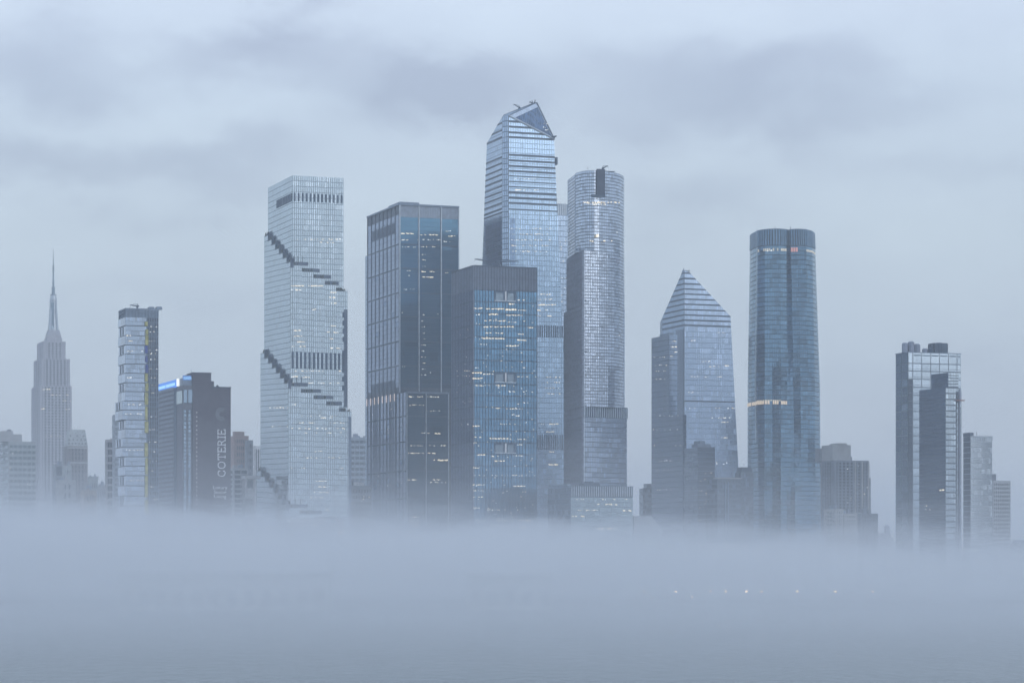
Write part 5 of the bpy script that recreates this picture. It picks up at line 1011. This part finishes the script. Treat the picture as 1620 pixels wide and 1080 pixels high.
T.body(0, a(403), .5, 10, 2, T.z(757), CONC); strips(T.root, 'cornice', T.R_, [(-.5, a(412), T.z(757), T.z(752))], WHITE, -10, 1.2); strips(T.root, 'window', T.R_, [(a(392), a(400), T.z(771), T.z(759))], WIN_D, -.6, -.2)
strips(T.root, 'frame_leg', T.R_, [(a(388), a(390.5), T.z(788), T.z(757)), (a(400.5), a(403), T.z(803), T.z(757))], WHITE, -.4, .6); strips(T.root, 'white_box', T.R_, [(a(389), a(402), T.z(788), T.z(772))], WHITE, -.4, .3)
# between the terraced and ribbed towers
block('distant_banded_office', 'distant banded office block seen in the gap left of the ribbed tower', 554, 548, 590, 2700, 692, mat('blue_grey_wall', (.28, .33, .38), .7), WIN_M, 5, 1, 26, cat='office block', pier=.12, span=.5)
T = block('dark_gap_block', 'dark block with a white roof hood in the gap left of the ribbed tower', 553, 548, 588, 2080, 769, STONE_D, WIN_D, 8, 2, 16, cat='building', pier=.35, span=.5)
T.body(4, 12, 1, 6, T.z(769)+.6, T.z(762), WHITE, 'roof_hood'); scatter_lights(T.root, T.R_, 554, 584, 780, 830, 9, 1.3, .5, .8, d=.7)
T = Tower('low_canopied_hall', 'low grey hall with flat roof and a row of lights before the terraced tower', 452, 445, 535, 1860, cat='hall'); T.body(0, T.Lr, 0, 14, 2, T.z(826), STONE_D); T.body(4, T.Lr*.75, 1, 12, T.z(826), T.z(819), CONC, 'upper_roof')
strips(T.root, 'roof_edge', T.R_, [(0, T.Lr, T.z(828), T.z(826))], FR_DARK, -.4, .6); lights(T.root, T.R_, [(460, 510, 830, 14, 1, .5, .6)])
T = block('lit_corner_block', 'small block with one bright lit storey right of the low canopied hall', 535, 531, 546, 1850, 820, STONE_D, WIN_D, 4, 1, 6); lights(T.root, T.R_, [(536, 544, 842, 9, 2, 1.3, 1)], d=.7)

block('riverside_office_tower', 'dark riverside office tower beyond the right edge, mirrored in the curved tower', 2008, 1990, 2075, 1900, 545, mat('slate_panel', (.16, .18, .22), .8), WIN_D, 9, 5, 44, cat='office tower', pier=.3, span=.45, ph=(.2, .7, 12))
# ------------------------------------------------------------------ waterfront
def shed(label, x0, x1, yt, Y, n):
    r = thing('pier_shed', label, 'pier shed', ((x0+x1-2*CX)/2*Y/F, Y, 0), 'sheds on the piers'); a, b_ = at(x0, yt, Y), at(x1, yt, Y); f = Face(V((a.x, Y, 0)), V((1, 0, 0))); L = b_.x-a.x; z = a.z
    mb = MB(); mb.onface(f, 0, L, -.5, z-1.6, -30, 0); mb.build('wall', WHITE, r); mb = MB(); mb.onface(f, -1, L+1, z-1.5, z, -31, 1.2); mb.build('roof', WHITE, r)
    strips(r, 'loading_door', f, [(L*(i+.25)/n, L*(i+.75)/n, 2, z*.5) for i in range(n)], CONC, -.2, .15)
shed('long low white roofed pier shed faint in the fog, left of centre', 185, 520, 903.5, 1240, 12); shed('short white roofed pier shed faint in the fog below the blue tower', 738, 876, 906.5, 1250, 5)
shed('lowest pale shed in the fog below the dark midrise', 1108, 1183, 858.5, 1600, 4)
def lamp(px, py, big, label):
    Y = SHORE+11; p = at(px, py, Y); r = thing('street_lamp', label, 'street lamp', (p.x, Y, 1.9), 'street lamps along the waterfront road')
    mb = MB(); mb.tube((p.x, Y, 1.9), (p.x, Y, p.z+.5), .12, .08, 6); mb.tube((p.x, Y, p.z+.5), (p.x+.5, Y, p.z+.6), .07, .06, 6); mb.build('pole', FR_DARK, r)
    mb = MB(); mb.onface(Face(V((p.x, Y, 0)), V((1, 0, 0))), -.4*big, .4*big, p.z-.16, p.z+.2, -.35, .35); mb.build('lamp_head', LIT_O, r)
for px, s, lb in ((1018, .7, 'dim waterfront street lamp, leftmost of the row in the fog'), (1069, 1, 'amber waterfront street lamp, second from the left in the fog row'), (1124.5, 1, 'amber waterfront lamp below the pointed tower foot, left of a close pair'),
                  (1148, 1, 'amber waterfront lamp, right one of the first close pair'), (1181, 1.1, 'amber waterfront lamp, left one of the second close pair'), (1205, 1.5, 'bright waterfront lamp, right one of the second close pair'), (1261, 1.4, 'pinkish bright lamp below the curved tower'),
                  (1321.5, 1.9, 'widest glowing lamp, second from the right end of the row'), (1380, 1.2, 'last bright lamp at the right end of the fog row')):
    lamp(px, 935, s, lb)
for px, py, lb in ((1031, 953.5, 'tiny low lamp under the left end of the lamp row'), (1095, 953.5, 'tiny low lamp under the gap between the second and third lamps'), (1005, 870, None)):
    if lb: lamp(px, 944, .5, lb)

# ------------------------------------------------------------------ haze and fog
def vol(name, dens, col, g=.1):
    m = bpy.data.materials.new(name); m.use_nodes = True; t = m.node_tree; t.nodes.clear()
    o = t.nodes.new('ShaderNodeOutputMaterial'); p = t.nodes.new('ShaderNodeVolumePrincipled'); p.inputs['Density'].default_value = dens; p.inputs['Color'].default_value = (*col, 1); p.inputs['Anisotropy'].default_value = g
    t.links.new(p.outputs[0], o.inputs['Volume']); return m
mb = MB(); mb.prism([(-14500, -6500), (14500, -6500), (14500, 24500), (-14500, 24500)], -2, 440)
o = mb.build('haze', vol('thin_haze', .00014, (.90, .945, 1)))
o['kind'] = 'stuff'
from mathutils import noise as NZ
def fog(name, label, x0, x1, y0, y1, nx, ny, dens, topf, seed):
    bm = bmesh.new(); V_ = []
    for j in range(ny+1):
        for i in range(nx+1):
            x = x0+(x1-x0)*i/nx; y = y0+(y1-y0)*j/ny; V_.append(bm.verts.new((x, y, topf(x, y, seed))))
    id_ = lambda i, j: V_[j*(nx+1)+i]
    for j in range(ny):
        for i in range(nx): bm.faces.new((id_(i, j), id_(i+1, j), id_(i+1, j+1), id_(i, j+1)))
    rim = [(i, 0) for i in range(nx)]+[(nx, j) for j in range(ny)]+[(i, ny) for i in range(nx, 0, -1)]+[(0, j) for j in range(ny, 0, -1)]
    low = [bm.verts.new((id_(*q).co.x, id_(*q).co.y, -1.2)) for q in rim]; n = len(rim)
    for k in range(n): bm.faces.new((id_(*rim[(k+1) % n]), id_(*rim[k]), low[k], low[(k+1) % n]))
    bm.faces.new(low[::-1]); bmesh.ops.recalc_face_normals(bm, faces=bm.faces[:])
    me = bpy.data.meshes.new(name); bm.to_mesh(me); bm.free(); me.materials.append(vol(name+'_air', dens, (.93, .955, 1)))
    o = bpy.data.objects.new(name, me); COL.objects.link(o); o['kind'] = 'stuff'; o['label'] = label; o['category'] = 'fog'
def ss(a, b_, x): t = min(1, max(0, (x-a)/(b_-a))); return t*t*(3-2*t)
def top(x, y, s, base=0, amp=3.5):
    xr = x*1500/max(y, 900)
    h = 33-(.036*xr if xr < 0 else 0)-(.012*xr if xr > 0 else 0)-5*ss(90, 330, xr)+base
    n = NZ.noise(V((x/130+s, y/260, s)))*amp+NZ.noise(V((x/48+s, y/110, s+5)))*amp*.7+NZ.noise(V((x/20+s, y/45, s+9)))*amp*.35
    ramp = ss(480, 1000, y+60*NZ.noise(V((x/160, s, 0))))
    return max(.6, 1.2+(h+n-1.2)*ramp)
fog('fog_bank', 'dense low fog bank hiding the far shore and tower feet', -2000, 2000, 430, 3100, 330, 180, .0019, lambda x, y, s: top(x, y, s, 0, 11), 1.3)
for b_, am, dn, y0, sd_, lb in ((5, 17, .0011, 520, 3.3, 'broken wisps lying on the dense fog bank'), (11, 16, .0006, 640, 8.1, 'thin wispy layer just over the dense fog bank'), (20, 17, .00022, 720, 4.4, 'thin middle layer of mist round the lower storeys'), (36, 20, .00013, 800, 6.2, 'faint mist layer reaching up the lower third of the towers'), (64, 22, .00010, 900, 2.7, 'faintest highest mist layer round the towers')):
    fog('fog_layer', lb, -2700, 2700, y0, 3300+10*b_, 240, 120, dn, lambda x, y, s, b_=b_, am=am: top(x, y, s, b_, am), sd_)
